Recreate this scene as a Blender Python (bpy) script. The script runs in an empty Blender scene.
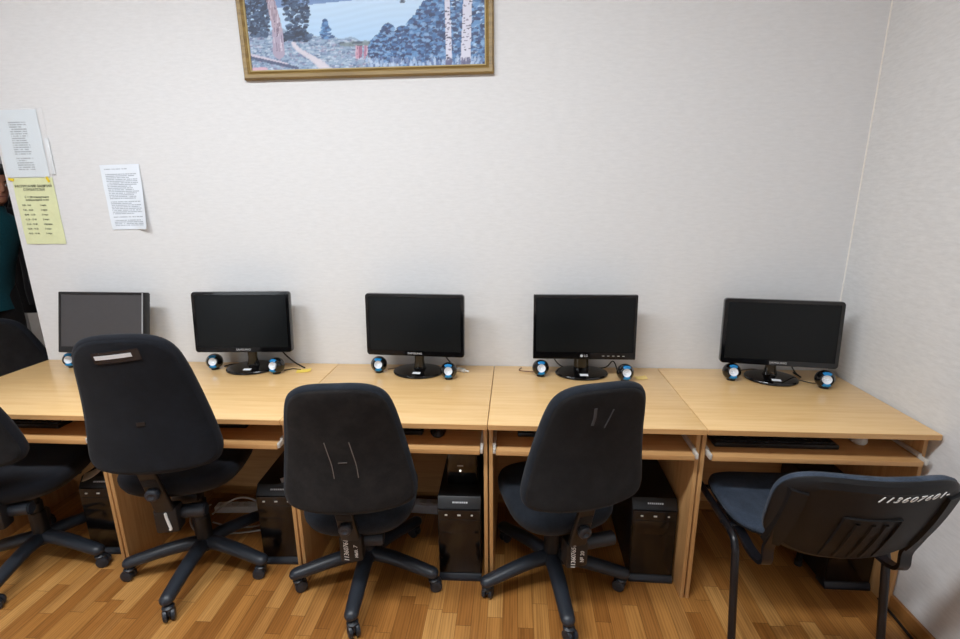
import bpy, bmesh, math, random
import numpy as np
from mathutils import Vector, Matrix, Euler

random.seed(7)
S = bpy.context.scene
COL = S.collection
PI = math.pi
R = math.radians

# ------------------------------------------------------------------ colour / materials
def lin(c):
    c = c / 255.0
    return c / 12.92 if c <= 0.04045 else ((c + 0.055) / 1.055) ** 2.4

def rgb(r, g, b):
    return (lin(r), lin(g), lin(b), 1.0)

class NT:
    """small helper round a node tree"""
    def __init__(self, name):
        self.m = bpy.data.materials.new(name)
        self.m.use_nodes = True
        self.t = self.m.node_tree
        self.b = self.t.nodes['Principled BSDF']
    def n(self, typ, **kw):
        nd = self.t.nodes.new(typ)
        for k, v in kw.items():
            setattr(nd, k, v)
        return nd
    def l(self, a, b):
        self.t.links.new(a, b)
    def val(self, sock, v):
        if hasattr(v, 'links'):
            self.l(v, sock)
        else:
            sock.default_value = v
    def math(self, op, a, b=0.0, c=None):
        nd = self.n('ShaderNodeMath', operation=op)
        self.val(nd.inputs[0], a)
        self.val(nd.inputs[1], b)
        if c is not None:
            self.val(nd.inputs[2], c)
        return nd.outputs[0]
    def coords(self, kind='Object', scale=(1, 1, 1), rot=(0, 0, 0), loc=(0, 0, 0)):
        tc = self.n('ShaderNodeTexCoord')
        mp = self.n('ShaderNodeMapping')
        mp.inputs['Scale'].default_value = scale
        mp.inputs['Rotation'].default_value = rot
        mp.inputs['Location'].default_value = loc
        self.l(tc.outputs[kind], mp.inputs[0])
        return mp.outputs[0]
    def noise(self, vec, scale, detail=3, rough=0.55):
        nd = self.n('ShaderNodeTexNoise')
        self.l(vec, nd.inputs['Vector'])
        nd.inputs['Scale'].default_value = scale
        nd.inputs['Detail'].default_value = detail
        nd.inputs['Roughness'].default_value = rough
        return nd.outputs[0]
    def ramp(self, fac, stops, interp='LINEAR'):
        nd = self.n('ShaderNodeValToRGB')
        cr = nd.color_ramp
        cr.interpolation = interp
        while len(cr.elements) < len(stops):
            cr.elements.new(0.5)
        for e, (p, c) in zip(cr.elements, stops):
            e.position = p
            e.color = c
        self.l(fac, nd.inputs[0])
        return nd.outputs[0]
    def mix(self, fac, a, b, mode='MIX'):
        nd = self.n('ShaderNodeMix', data_type='RGBA', blend_type=mode)
        self.val(nd.inputs[0], fac)
        self.val(nd.inputs[6], a)
        self.val(nd.inputs[7], b)
        return nd.outputs[2]
    def bump(self, h, strength=0.2, dist=0.01):
        nd = self.n('ShaderNodeBump')
        nd.inputs['Strength'].default_value = strength
        nd.inputs['Distance'].default_value = dist
        self.l(h, nd.inputs['Height'])
        self.l(nd.outputs[0], self.b.inputs['Normal'])

MATS = {}
def plain(name, col, rough=0.5, metal=0.0, var=0.06, vscale=40, bump=0.0, coat=0.0, spec=0.5):
    t = NT(name)
    v = t.coords()
    n = t.noise(v, vscale, 4)
    d = tuple(max(0, c * (1 - var)) for c in col[:3]) + (1,)
    e = tuple(min(1, c * (1 + var)) for c in col[:3]) + (1,)
    t.l(t.ramp(n, [(0.3, d), (0.7, e)]), t.b.inputs['Base Color'])
    t.b.inputs['Roughness'].default_value = rough
    t.b.inputs['Metallic'].default_value = metal
    t.b.inputs['Coat Weight'].default_value = coat
    t.b.inputs['Specular IOR Level'].default_value = spec
    if bump:
        t.bump(n, bump, 0.002)
    MATS[name] = t.m
    return t.m

def wood(name, light, dark, axis='x', rough=0.38, coat=0.0):
    t = NT(name)
    sc = {'x': (1.2, 22, 22), 'y': (22, 1.2, 22), 'z': (22, 22, 1.2)}[axis]
    v = t.coords(scale=sc)
    n = t.noise(v, 2.2, 5, 0.6)
    sc2 = tuple(s * 5 if s > 2 else s * 3 for s in sc)
    n2 = t.noise(t.coords(scale=sc2), 3.0, 2, 0.5)
    f = t.math('ADD', t.math('MULTIPLY', n, 0.7), t.math('MULTIPLY', n2, 0.3))
    t.l(t.ramp(f, [(0.34, dark), (0.6, light)]), t.b.inputs['Base Color'])
    t.b.inputs['Roughness'].default_value = rough
    t.b.inputs['Coat Weight'].default_value = coat
    MATS[name] = t.m
    return t.m

def fabric(name, c1, c2, dust=None, scale=900, rough=0.95, dust_amt=0.35):
    t = NT(name)
    v = t.coords()
    n = t.noise(v, scale, 2, 0.7)
    col = t.ramp(n, [(0.35, c1), (0.65, c2)])
    if dust:
        d = t.noise(v, 14, 5, 0.7)
        dm = t.ramp(d, [(0.42, (0, 0, 0, 1)), (0.75, (dust_amt,) * 3 + (1,))])
        col = t.mix(dm, col, dust)
    t.l(col, t.b.inputs['Base Color'])
    t.b.inputs['Roughness'].default_value = rough
    t.b.inputs['Sheen Weight'].default_value = 0.05
    t.b.inputs['Sheen Roughness'].default_value = 0.5
    t.b.inputs['Specular IOR Level'].default_value = 0.25
    t.bump(n, 0.35, 0.001)
    MATS[name] = t.m
    return t.m

def wallpaper(name, a, b):
    t = NT(name)
    v = t.coords(scale=(14, 14, 60))
    n = t.noise(v, 1.6, 5, 0.65)
    v2 = t.coords(scale=(60, 60, 160))
    n2 = t.noise(v2, 1.0, 3, 0.6)
    big = t.noise(t.coords(), 1.3, 2)
    c = t.ramp(n, [(0.3, a), (0.7, b)])
    t.l(c, t.b.inputs['Base Color'])
    t.b.inputs['Roughness'].default_value = 0.85
    t.b.inputs['Specular IOR Level'].default_value = 0.2
    h = t.math('ADD', n, t.math('MULTIPLY', n2, 0.5))
    t.bump(h, 0.16, 0.003)
    MATS[name] = t.m
    return t.m

def parquet(name):
    t = NT(name)
    tc = t.n('ShaderNodeTexCoord')
    sp = t.n('ShaderNodeSeparateXYZ')
    t.l(tc.outputs['Object'], sp.inputs[0])
    x, y = sp.outputs[0], sp.outputs[1]
    PW, PL = 0.058, 0.34
    xr = t.math('DIVIDE', x, PW)
    row = t.math('FLOOR', xr)
    wn = t.n('ShaderNodeTexWhiteNoise', noise_dimensions='1D')
    t.l(row, wn.inputs['W'])
    yr = t.math('ADD', t.math('DIVIDE', y, PL), t.math('MULTIPLY', wn.outputs[0], 3.7))
    col = t.math('FLOOR', yr)
    cb = t.n('ShaderNodeCombineXYZ')
    t.l(row, cb.inputs[0]); t.l(col, cb.inputs[1])
    w2 = t.n('ShaderNodeTexWhiteNoise', noise_dimensions='2D')
    t.l(cb.outputs[0], w2.inputs['Vector'])
    idv = w2.outputs[0]
    base = t.ramp(idv, [(0.0, rgb(142, 92, 42)), (0.3, rgb(164, 110, 54)), (0.6, rgb(178, 125, 65)), (0.85, rgb(198, 148, 86)), (1.0, rgb(152, 99, 46))])
    # grain, different in each strip
    cg = t.n('ShaderNodeCombineXYZ')
    t.l(t.math('MULTIPLY', x, 55), cg.inputs[0])
    t.l(t.math('MULTIPLY', y, 3.2), cg.inputs[1])
    t.l(t.math('MULTIPLY', idv, 70), cg.inputs[2])
    g = t.noise(cg.outputs[0], 1.0, 5, 0.62)
    wv = t.n('ShaderNodeTexWave', wave_type='BANDS', bands_direction='X')
    t.l(cg.outputs[0], wv.inputs['Vector'])
    wv.inputs['Scale'].default_value = 0.55
    wv.inputs['Distortion'].default_value = 9
    wv.inputs['Detail'].default_value = 3
    wv.inputs['Detail Scale'].default_value = 0.6
    gg = t.math('ADD', t.math('MULTIPLY', g, 0.82), t.math('MULTIPLY', wv.outputs['Fac'], 0.18))
    gr = t.ramp(gg, [(0.3, (0.66, 0.61, 0.56, 1)), (0.62, (1.05, 1.03, 1.0, 1))])
    c = t.mix(1.0, base, gr, 'MULTIPLY')
    # seams
    fx = t.math('FRACT', xr); fy = t.math('FRACT', yr)
    sx = t.math('LESS_THAN', t.math('ABSOLUTE', t.math('SUBTRACT', fx, 0.5)), 0.485)
    sy = t.math('LESS_THAN', t.math('ABSOLUTE', t.math('SUBTRACT', fy, 0.5)), 0.4965)
    seam = t.math('MULTIPLY', sx, sy)
    c = t.mix(seam, t.mix(0.55, c, rgb(70, 38, 16)), c)
    t.l(c, t.b.inputs['Base Color'])
    rr = t.math('ADD', 0.30, t.math('MULTIPLY', g, 0.16))
    t.l(rr, t.b.inputs['Roughness'])
    t.bump(t.math('ADD', t.math('MULTIPLY', g, 0.15), seam), 0.12, 0.001)
    MATS[name] = t.m
    return t.m

def printed(name, paper, ink, rows, seed=0.0, wordscale=26, mx=0.1, my=0.06, fill=0.62):
    """paper with rows of tiny illegible print, in the sheet's own generated coordinates (x across, z up)"""
    t = NT(name)
    tc = t.n('ShaderNodeTexCoord')
    sp = t.n('ShaderNodeSeparateXYZ')
    t.l(tc.outputs['Generated'], sp.inputs[0])
    u, v = sp.outputs[0], sp.outputs[2]
    vr = t.math('MULTIPLY', v, rows)
    row = t.math('FLOOR', vr)
    fv = t.math('FRACT', vr)
    band = t.math('LESS_THAN', t.math('ABSOLUTE', t.math('SUBTRACT', fv, 0.5)), 0.27)
    cb = t.n('ShaderNodeCombineXYZ')
    t.l(t.math('MULTIPLY', u, wordscale), cb.inputs[0])
    t.l(t.math('ADD', t.math('MULTIPLY', row, 7.31), seed), cb.inputs[1])
    n = t.noise(cb.outputs[0], 1.3, 2, 0.8)
    word = t.math('GREATER_THAN', n, 0.43)
    wn = t.n('ShaderNodeTexWhiteNoise', noise_dimensions='1D')
    t.l(t.math('ADD', row, seed), wn.inputs['W'])
    length = t.math('ADD', fill, t.math('MULTIPLY', wn.outputs[0], 0.5))
    end = t.math('LESS_THAN', u, t.math('MINIMUM', length, 1 - mx))
    beg = t.math('GREATER_THAN', u, mx)
    skip = t.math('GREATER_THAN', t.math('FRACT', t.math('MULTIPLY', wn.outputs[0], 13.7)), 0.16)
    top = t.math('LESS_THAN', t.math('ABSOLUTE', t.math('SUBTRACT', v, 0.5)), 0.5 - my)
    k = band
    for z in (word, end, beg, skip, top):
        k = t.math('MULTIPLY', k, z)
    c = t.mix(t.math('MULTIPLY', k, 0.58), paper, ink)
    t.l(c, t.b.inputs['Base Color'])
    t.b.inputs['Roughness'].default_value = 0.6
    MATS[name] = t.m
    return t.m

M_WALL = wallpaper('cream_wallpaper', rgb(213, 213, 214), rgb(221, 221, 222))
M_WALLR = wallpaper('white_rough_wallpaper', rgb(211, 211, 211), rgb(223, 223, 223))
M_GREYWALL = plain('grey_lilac_paint', rgb(150, 143, 150), 0.85)
M_CEIL = plain('white_ceiling_paint', rgb(236, 236, 234), 0.9)
M_FLOOR = parquet('oak_strip_laminate')
M_BASE = wood('brown_baseboard_wood', rgb(176, 124, 68), rgb(140, 92, 46), 'y', 0.45)
M_TOP = wood('beech_laminate_grain_across', rgb(229, 192, 137), rgb(216, 174, 115), 'x', 0.30, 0.15)
M_EDGE = wood('beech_edge_banding', rgb(202, 158, 106), rgb(186, 138, 86), 'x', 0.4)
M_PANEL = wood('beech_laminate_grain_upright', rgb(203, 160, 108), rgb(182, 136, 84), 'z', 0.4)
M_BLK = plain('black_plastic', rgb(24, 24, 26), 0.45, var=0.1)
M_BLKSAT = plain('dark_blue_black_plastic', rgb(34, 39, 47), 0.42, var=0.12, bump=0.05, vscale=300)
M_GLOSS = plain('gloss_black_plastic', rgb(9, 9, 11), 0.10, var=0.05, coat=0.3)
M_TOWER = plain('gloss_black_case_front', rgb(11, 10, 11), 0.16, var=0.1)
M_CASE = plain('black_painted_steel', rgb(15, 15, 17), 0.42, var=0.1)
M_SCREEN = plain('black_screen', rgb(15, 18, 20), 0.3, var=0.0, spec=0.25)
M_SCREENM = plain('matte_screen_glare_grey', rgb(66, 64, 66), 0.5, var=0.03)  # grey base colour stands in for window glare on the panel
M_SILVER = plain('silver_plastic', rgb(200, 202, 205), 0.3, 0.6, var=0.03)
M_STEEL = plain('white_lacquered_slide', rgb(205, 203, 196), 0.35, 0.2, var=0.05)
M_CONE = plain('pale_silver_cone', rgb(222, 226, 232), 0.4, 0.0, var=0.03)
M_BLUE = plain('glossy_blue_plastic', rgb(28, 128, 190), 0.2, 0.1, var=0.1)
M_WHITE = plain('white_plastic', rgb(226, 226, 222), 0.4, var=0.03)
M_LABEL = plain('white_label_paper', rgb(222, 226, 230), 0.6, var=0.04)
M_PAINT = plain('white_marker_paint', rgb(225, 225, 222), 0.6, var=0.05)
M_INK = plain('dark_print_ink', rgb(42, 48, 50), 0.7, var=0.05)
M_LOGO = plain('pale_logo_print', rgb(190, 192, 196), 0.4, var=0.03)
M_RED = plain('red_plastic', rgb(176, 34, 34), 0.4)
M_FAB = fabric('black_navy_fabric', rgb(14, 16, 21), rgb(28, 31, 39))
M_FABN = fabric('navy_black_worn_fabric', rgb(15, 18, 23), rgb(34, 40, 49), rgb(62, 70, 82), dust_amt=0.25)
M_FELT = fabric('dusty_brown_black_felt', rgb(12, 11, 12), rgb(26, 24, 25), rgb(64, 60, 58), scale=700, dust_amt=0.3)
M_FELT2 = fabric('dark_navy_back_felt', rgb(7, 9, 13), rgb(17, 20, 28), rgb(38, 42, 52), scale=700, dust_amt=0.25)
M_FELT3 = fabric('black_back_felt', rgb(12, 12, 13), rgb(26, 25, 27), rgb(56, 56, 58), scale=700, dust_amt=0.25)
M_BLUEFAB = fabric('blue_grey_chair_fabric', rgb(34, 42, 54), rgb(60, 71, 87), rgb(96, 108, 126), scale=500, dust_amt=0.3)
M_SHELL = plain('black_grained_shell_plastic', rgb(19, 19, 21), 0.5, spec=0.3, var=0.15, vscale=400, bump=0.15)
M_PIPE = plain('black_painted_tube', rgb(18, 19, 24), 0.32, var=0.08)
M_GOLD = wood('olive_gold_frame_wood', rgb(146, 120, 66), rgb(108, 84, 40), 'x', 0.45)
M_GOLDL = plain('pale_gold_fillet', rgb(176, 156, 106), 0.45)
M_YELNOTE = plain('yellow_note_paper', rgb(228, 198, 84), 0.7)
M_TAPE = plain('yellow_tape', rgb(232, 204, 40), 0.5)
M_CABLE = plain('black_cable_rubber', rgb(20, 20, 22), 0.5)
M_CABLEW = plain('white_cable_rubber', rgb(196, 190, 182), 0.5)
M_CABLEB = plain('brown_cable_rubber', rgb(110, 72, 48), 0.5)
M_SKIN = plain('skin', rgb(176, 124, 100), 0.55, var=0.08, vscale=12)
M_HAIR = plain('black_hair', rgb(20, 16, 16), 0.6, var=0.3, vscale=200)
M_TEAL = fabric('teal_shirt_cloth', rgb(14, 62, 74), rgb(26, 88, 100), scale=300)
M_JACKET = fabric('black_jacket_cloth', rgb(16, 15, 18), rgb(28, 27, 31), scale=300)
M_TROUSER = fabric('black_trouser_cloth', rgb(20, 18, 19), rgb(34, 31, 32), scale=300)
M_CARD = plain('grey_cabinet_paint', rgb(205, 203, 205), 0.6)
M_SHEET = printed('white_notice_print', rgb(226, 233, 242), rgb(92, 106, 124), 38, 3.0)
M_SHEET2 = printed('pale_notice_print', rgb(216, 224, 230), rgb(100, 108, 116), 30, 11.0, 20, 0.30, 0.10, 0.52)
M_YEL = plain('yellow_green_paper', rgb(217, 221, 176), 0.65, var=0.03)
M_GLASS = NT('clear_plastic_sleeve')
M_GLASS.b.inputs['Base Color'].default_value = (0.9, 0.93, 0.95, 1)
M_GLASS.b.inputs['Roughness'].default_value = 0.08
M_GLASS.b.inputs['Alpha'].default_value = 0.05
M_GLASS.b.inputs['Coat Weight'].default_value = 0.6
M_GLASS = M_GLASS.m
M_PANE = NT('window_glass')
M_PANE.b.inputs['Transmission Weight'].default_value = 1.0
M_PANE.b.inputs['Roughness'].default_value = 0.0
M_PANE.b.inputs['IOR'].default_value = 1.02
M_PANE.b.inputs['Base Color'].default_value = (1, 1, 1, 1)
M_PANE = M_PANE.m
LED = NT('white_indicator_light')
LED.b.inputs['Emission Color'].default_value = (1, 0.95, 0.85, 1)
LED.b.inputs['Emission Strength'].default_value = 1.5
LED = LED.m

# ------------------------------------------------------------------ mesh helpers
def new():
    return bmesh.new()

def finish(name, bm, mat, parent=None, angle=38, smooth=True, matrix=None):
    if matrix is not None:
        bmesh.ops.transform(bm, matrix=matrix, verts=bm.verts)
    bmesh.ops.recalc_face_normals(bm, faces=bm.faces)
    lim = R(angle)
    for f in bm.faces:
        f.smooth = smooth
    for e in bm.edges:
        if len(e.link_faces) == 2:
            e.smooth = e.calc_face_angle(0) < lim
    me = bpy.data.meshes.new(name)
    bm.to_mesh(me)
    bm.free()
    mats = mat if isinstance(mat, (list, tuple)) else [mat]
    for m in mats:
        me.materials.append(m)
    o = bpy.data.objects.new(name, me)
    COL.objects.link(o)
    if parent is not None:
        o.parent = parent
    return o

def merge(bm, src, M=None):
    """append src into bm"""
    if M is not None:
        bmesh.ops.transform(src, matrix=M, verts=src.verts)
    me = bpy.data.meshes.new('tmp')
    src.to_mesh(me)
    src.free()
    bm.from_mesh(me)
    bpy.data.meshes.remove(me)

def box(bm, c, s, bev=0.0, M=None, seg=2):
    b = bmesh.new()
    bmesh.ops.create_cube(b, size=1)
    bmesh.ops.scale(b, vec=s, verts=b.verts)
    if bev > 0:
        bmesh.ops.bevel(b, geom=b.edges[:], offset=min(bev, min(s) * 0.45), segments=seg, affect='EDGES', profile=0.5)
    T = Matrix.Translation(c)
    merge(bm, b, (T @ M) if M is not None else T)
    return bm

def bx(x0, x1, y0, y1, z0, z1, bev=0.0):
    return box(new(), ((x0 + x1) / 2, (y0 + y1) / 2, (z0 + z1) / 2), (x1 - x0, y1 - y0, z1 - z0), bev)

def loft(bm, rings, cap0=True, cap1=True, closed=True):
    vr = [[bm.verts.new(p) for p in r] for r in rings]
    n = len(vr[0])
    for a, b in zip(vr, vr[1:]):
        for i in range(n if closed else n - 1):
            j = (i + 1) % n
            try:
                bm.faces.new((a[i], a[j], b[j], b[i]))
            except ValueError:
                pass
    if cap0:
        bm.faces.new(list(reversed(vr[0])))
    if cap1:
        bm.faces.new(vr[-1])
    return bm

def spline(pts, per=8):
    P = [Vector(p) for p in pts]
    if len(P) < 3:
        return P
    out = []
    Q = [P[0] * 2 - P[1]] + P + [P[-1] * 2 - P[-2]]
    for i in range(1, len(Q) - 2):
        p0, p1, p2, p3 = Q[i - 1], Q[i], Q[i + 1], Q[i + 2]
        for k in range(per):
            t = k / per
            out.append(0.5 * ((2 * p1) + (p2 - p0) * t + (2 * p0 - 5 * p1 + 4 * p2 - p3) * t * t + (3 * p1 - p0 - 3 * p2 + p3) * t ** 3))
    out.append(P[-1])
    return out

def tube(bm, pts, r, seg=12, flat=1.0, dome=False):
    """r: number or list; flat squashes the section along its up direction"""
    P = [Vector(p) for p in pts]
    n = len(P)
    rr = r if isinstance(r, (list, tuple)) else [r] * n
    rings = []
    up = None
    for i in range(n):
        d = (P[min(i + 1, n - 1)] - P[max(i - 1, 0)]).normalized()
        if up is None:
            ref = Vector((0, 0, 1)) if abs(d.z) < 0.9 else Vector((0, 1, 0))
            up = (ref - d * ref.dot(d)).normalized()
        else:
            up = (up - d * up.dot(d)).normalized()
        side = d.cross(up)
        rings.append((P[i], d, up, side, rr[i]))
    out = []
    def ring(c, u, s, q):
        return [c + s * (math.cos(a) * q) + u * (math.sin(a) * q * flat) for a in [2 * PI * k / seg for k in range(seg)]]
    if dome:
        c, d, u, s, q = rings[0]
        for a in (80, 55, 28):
            out.append(ring(c - d * (q * math.sin(R(a))), u, s, q * math.cos(R(a))))
    for c, d, u, s, q in rings:
        out.append(ring(c, u, s, q))
    if dome:
        c, d, u, s, q = rings[-1]
        for a in (28, 55, 80):
            out.append(ring(c + d * (q * math.sin(R(a))), u, s, q * math.cos(R(a))))
    loft(bm, out)
    return bm

def lathe(bm, prof, seg=28, M=None):
    """profile of (r, z) revolved about z"""
    b = bmesh.new()
    rings = []
    for r_, z_ in prof:
        rings.append([Vector((max(r_, 1e-4) * math.cos(2 * PI * k / seg), max(r_, 1e-4) * math.sin(2 * PI * k / seg), z_)) for k in range(seg)])
    loft(b, rings)
    merge(bm, b, M)
    return bm

def rrect(w, h, r, n=6):
    out = []
    for cx, cy, a0 in ((w / 2 - r, h / 2 - r, 0), (-w / 2 + r, h / 2 - r, 90), (-w / 2 + r, -h / 2 + r, 180), (w / 2 - r, -h / 2 + r, 270)):
        for k in range(n + 1):
            a = R(a0 + 90 * k / n)
            out.append((cx + r * math.cos(a), cy + r * math.sin(a)))
    return out

def prism_x(prof, x0, x1, bev=0.0):
    """closed (y, z) outline extruded along x"""
    bm = new()
    loft(bm, [[(x0, y, z) for y, z in prof], [(x1, y, z) for y, z in prof]])
    if bev:
        bmesh.ops.bevel(bm, geom=bm.edges[:], offset=bev, segments=2, affect='EDGES', profile=0.5)
    return bm

def text_bm(s, size, extrude=0.0004, shear=0.0, align='CENTER', spacing=1.0):
    cu = bpy.data.curves.new('txt', 'FONT')
    cu.body = s
    cu.size = size
    cu.extrude = extrude
    cu.shear = shear
    cu.align_x = align
    cu.align_y = 'CENTER'
    cu.space_character = spacing
    cu.resolution_u = 3
    o = bpy.data.objects.new('txt', cu)
    COL.objects.link(o)
    bpy.context.view_layer.update()
    me = bpy.data.meshes.new_from_object(o.evaluated_get(bpy.context.evaluated_depsgraph_get()))
    bm = new()
    bm.from_mesh(me)
    bpy.data.objects.remove(o)
    bpy.data.curves.remove(cu)
    bpy.data.meshes.remove(me)
    return bm

# text lies in XY facing +Z; this stands it up facing -Y
UPRIGHT = Matrix.Rotation(R(90), 4, 'X')

def thing(name, label, cat, loc=(0, 0, 0), rz=0.0, group=None):
    o = bpy.data.objects.new(name, None)
    COL.objects.link(o)
    o.empty_display_size = 0.05
    o.location = loc
    o.rotation_euler = (0, 0, rz)
    o['label'] = label
    o['category'] = cat
    if group:
        o['group'] = group
    return o

def tag(o, label, cat, group=None):
    o['label'] = label
    o['category'] = cat
    if group:
        o['group'] = group
    return o

def struct(name, bm, mat, parent=None, **kw):
    o = finish(name, bm, mat, parent, **kw)
    if parent is None:
        o['kind'] = 'structure'
    return o

def dup(root, loc, rz, label, group=None):
    r = root.copy()
    COL.objects.link(r)
    r.location = loc
    r.rotation_euler = (0, 0, rz)
    r['label'] = label
    if group:
        r['group'] = group
    for ch in list(root.children):
        c = ch.copy()
        COL.objects.link(c)
        c.parent = r
        for g in list(ch.children):
            d = g.copy()
            COL.objects.link(d)
            d.parent = c
    return r

# ------------------------------------------------------------------ camera
W, D, H = 0.773, 0.640, 0.75
cam_d = bpy.data.cameras.new('camera')
cam_d.sensor_width = 36.0
cam_d.sensor_fit = 'HORIZONTAL'
cam_d.lens = 488.53 / 960 * 36
cam = bpy.data.objects.new('camera', cam_d)
COL.objects.link(cam)
cam.matrix_world = Matrix.Translation((0.0943, -2.25354, 1.54845)) @ Matrix.Rotation(0.0722421, 4, 'Z') @ Matrix.Rotation(1.3245435, 4, 'X') @ Matrix.Rotation(-0.0103343, 4, 'Z')
S.camera = cam

# ------------------------------------------------------------------ room shell
XR = 2 * W + 0.008        # right wall
XE = -3 * W - 0.004       # free end of the back wall
YB, YF, XL, ZC = 2.3, -5.0, -4.4, 3.0
struct('floor', bx(XL - 0.2, XR + 0.2, YF - 0.2, YB + 0.2, -0.1, 0.0), M_FLOOR)
struct('wall_back', bx(XE, XR + 0.2, 0.0, 0.12, 0, ZC), M_WALL)
struct('wall_right', bx(XR, XR + 0.2, YF, 0.0, 0, ZC), M_WALLR)
struct('wall_left', bx(XL - 0.2, XL, YF, YB, 0, ZC), M_WALL)
struct('wall_far', bx(XL, XE + 1.6, YB, YB + 0.2, 0, ZC), M_GREYWALL)
struct('wall_passage', bx(XE + 1.4, XE + 1.6, 0.12, YB, 0, ZC), M_GREYWALL)
struct('ceiling', bx(XL - 0.2, XR + 0.2, YF - 0.2, YB + 0.2, ZC, ZC + 0.1), M_CEIL)
# front wall (behind the photographer) with two windows
WZ0, WZ1 = 0.85, 2.55
wins = [(-3.9, -1.7), (-0.9, 1.1)]
fw = new()
xs = XL
for a, b in wins:
    merge(fw, bx(xs, a, YF - 0.2, YF, 0, ZC))
    merge(fw, bx(a, b, YF - 0.2, YF, 0, WZ0))
    merge(fw, bx(a, b, YF - 0.2, YF, WZ1, ZC))
    xs = b
merge(fw, bx(xs, XR + 0.2, YF - 0.2, YF, 0, ZC))
struct('wall_front', fw, M_WALL)
for i, (a, b) in enumerate(wins):
    f = new()
    t = 0.06
    merge(f, bx(a, b, YF - 0.14, YF - 0.08, WZ0, WZ0 + t))
    merge(f, bx(a, b, YF - 0.14, YF - 0.08, WZ1 - t, WZ1))
    for x in (a, (a + b) / 2 - t / 2, b - t):
        merge(f, bx(x, x + t, YF - 0.14, YF - 0.08, WZ0 + t, WZ1 - t))
    w = struct('window_%d' % (i + 1), f, M_WHITE)
    finish('window_pane', bx(a + t, b - t, YF - 0.113, YF - 0.107, WZ0 + t, WZ1 - t), M_PANE, w)
struct('baseboard_right', bx(XR - 0.016, XR, YF, -0.0, 0, 0.055, 0.004), M_BASE)
struct('baseboard_back', bx(XE, XR - 0.016, -0.016, 0.0, 0, 0.055, 0.004), wood('brown_baseboard_wood_across', rgb(176, 124, 68), rgb(140, 92, 46), 'x', 0.45))
struct('trim_1', bx(XR - 0.004, XR, -0.004, 0.0, H + 0.03, ZC), plain('pale_corner_caulk', rgb(240, 236, 230), 0.7))

# ------------------------------------------------------------------ desks
PT = 0.016          # board thickness
DK = [(k - 3) * W for k in range(5)]
SH_Z = 0.640        # top of keyboard shelf
def make_desk(label, x):
    r = thing('computer_desk', label, 'desk', (x, 0, 0), 0, 'beech computer desks along the wall')
    g = 0.0012
    top = bx(g, W - g, -D, -0.004, H - 0.021, H, 0.0018)
    finish('desktop', top, M_TOP, r)
    band = bx(g + 0.001, W - g - 0.001, -D - 0.0008, -D + 0.001, H - 0.0195, H - 0.0015)
    finish('edge_band', band, M_EDGE, r)
    finish('side_panel', bx(g + 0.002, g + PT, -D + 0.044, -0.02, 0, H - 0.021, 0.001), M_PANEL, r)
    finish('side_panel', bx(W - g - PT, W - g - 0.002, -D + 0.044, -0.02, 0, H - 0.021, 0.001), M_PANEL, r)
    finish('back_panel', bx(g + PT, W - g - PT, -0.075, -0.059, 0.09, H - 0.021), wood('beech_back_panel', rgb(186, 142, 92), rgb(166, 120, 74), 'x', 0.45) if 'beech_back_panel' not in MATS else MATS['beech_back_panel'], r)
    sh = bx(g + PT + 0.013, W - g - PT - 0.013, -0.628, -0.20, SH_Z - 0.018, SH_Z, 0.001)
    s = finish('keyboard_shelf', sh, MATS['beech_edge_banding'], r)
    for x0, x1 in ((g + PT, g + PT + 0.0125), (W - g - PT - 0.0125, W - g - PT)):
        sl = new()
        merge(sl, bx(x0, x1, -0.60, -0.18, SH_Z + 0.002, SH_Z + 0.016, 0.002))
        merge(sl, bx(x0 + 0.002, x1 + 0.000, -0.631, -0.590, SH_Z - 0.012, SH_Z + 0.010, 0.003))
        finish('drawer_slide', sl, M_STEEL, r)
    return r
desk0 = make_desk('beech computer desk under the glare-greyed matte screen, at the open end of the wall', DK[0])
desk_labels = [None,
    'beech computer desk behind the tall chair with the white strip, papers on its tower',
    'middle beech computer desk of the five, behind the dusty brown-black chair back',
    'beech computer desk under the square-cornered monitor, second desk from the corner of the room',
    'beech computer desk in the corner of the room, white mouse on its keyboard shelf']
for k in range(1, 5):
    dup(desk0, (DK[k], 0, 0), 0, desk_labels[k])

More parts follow.
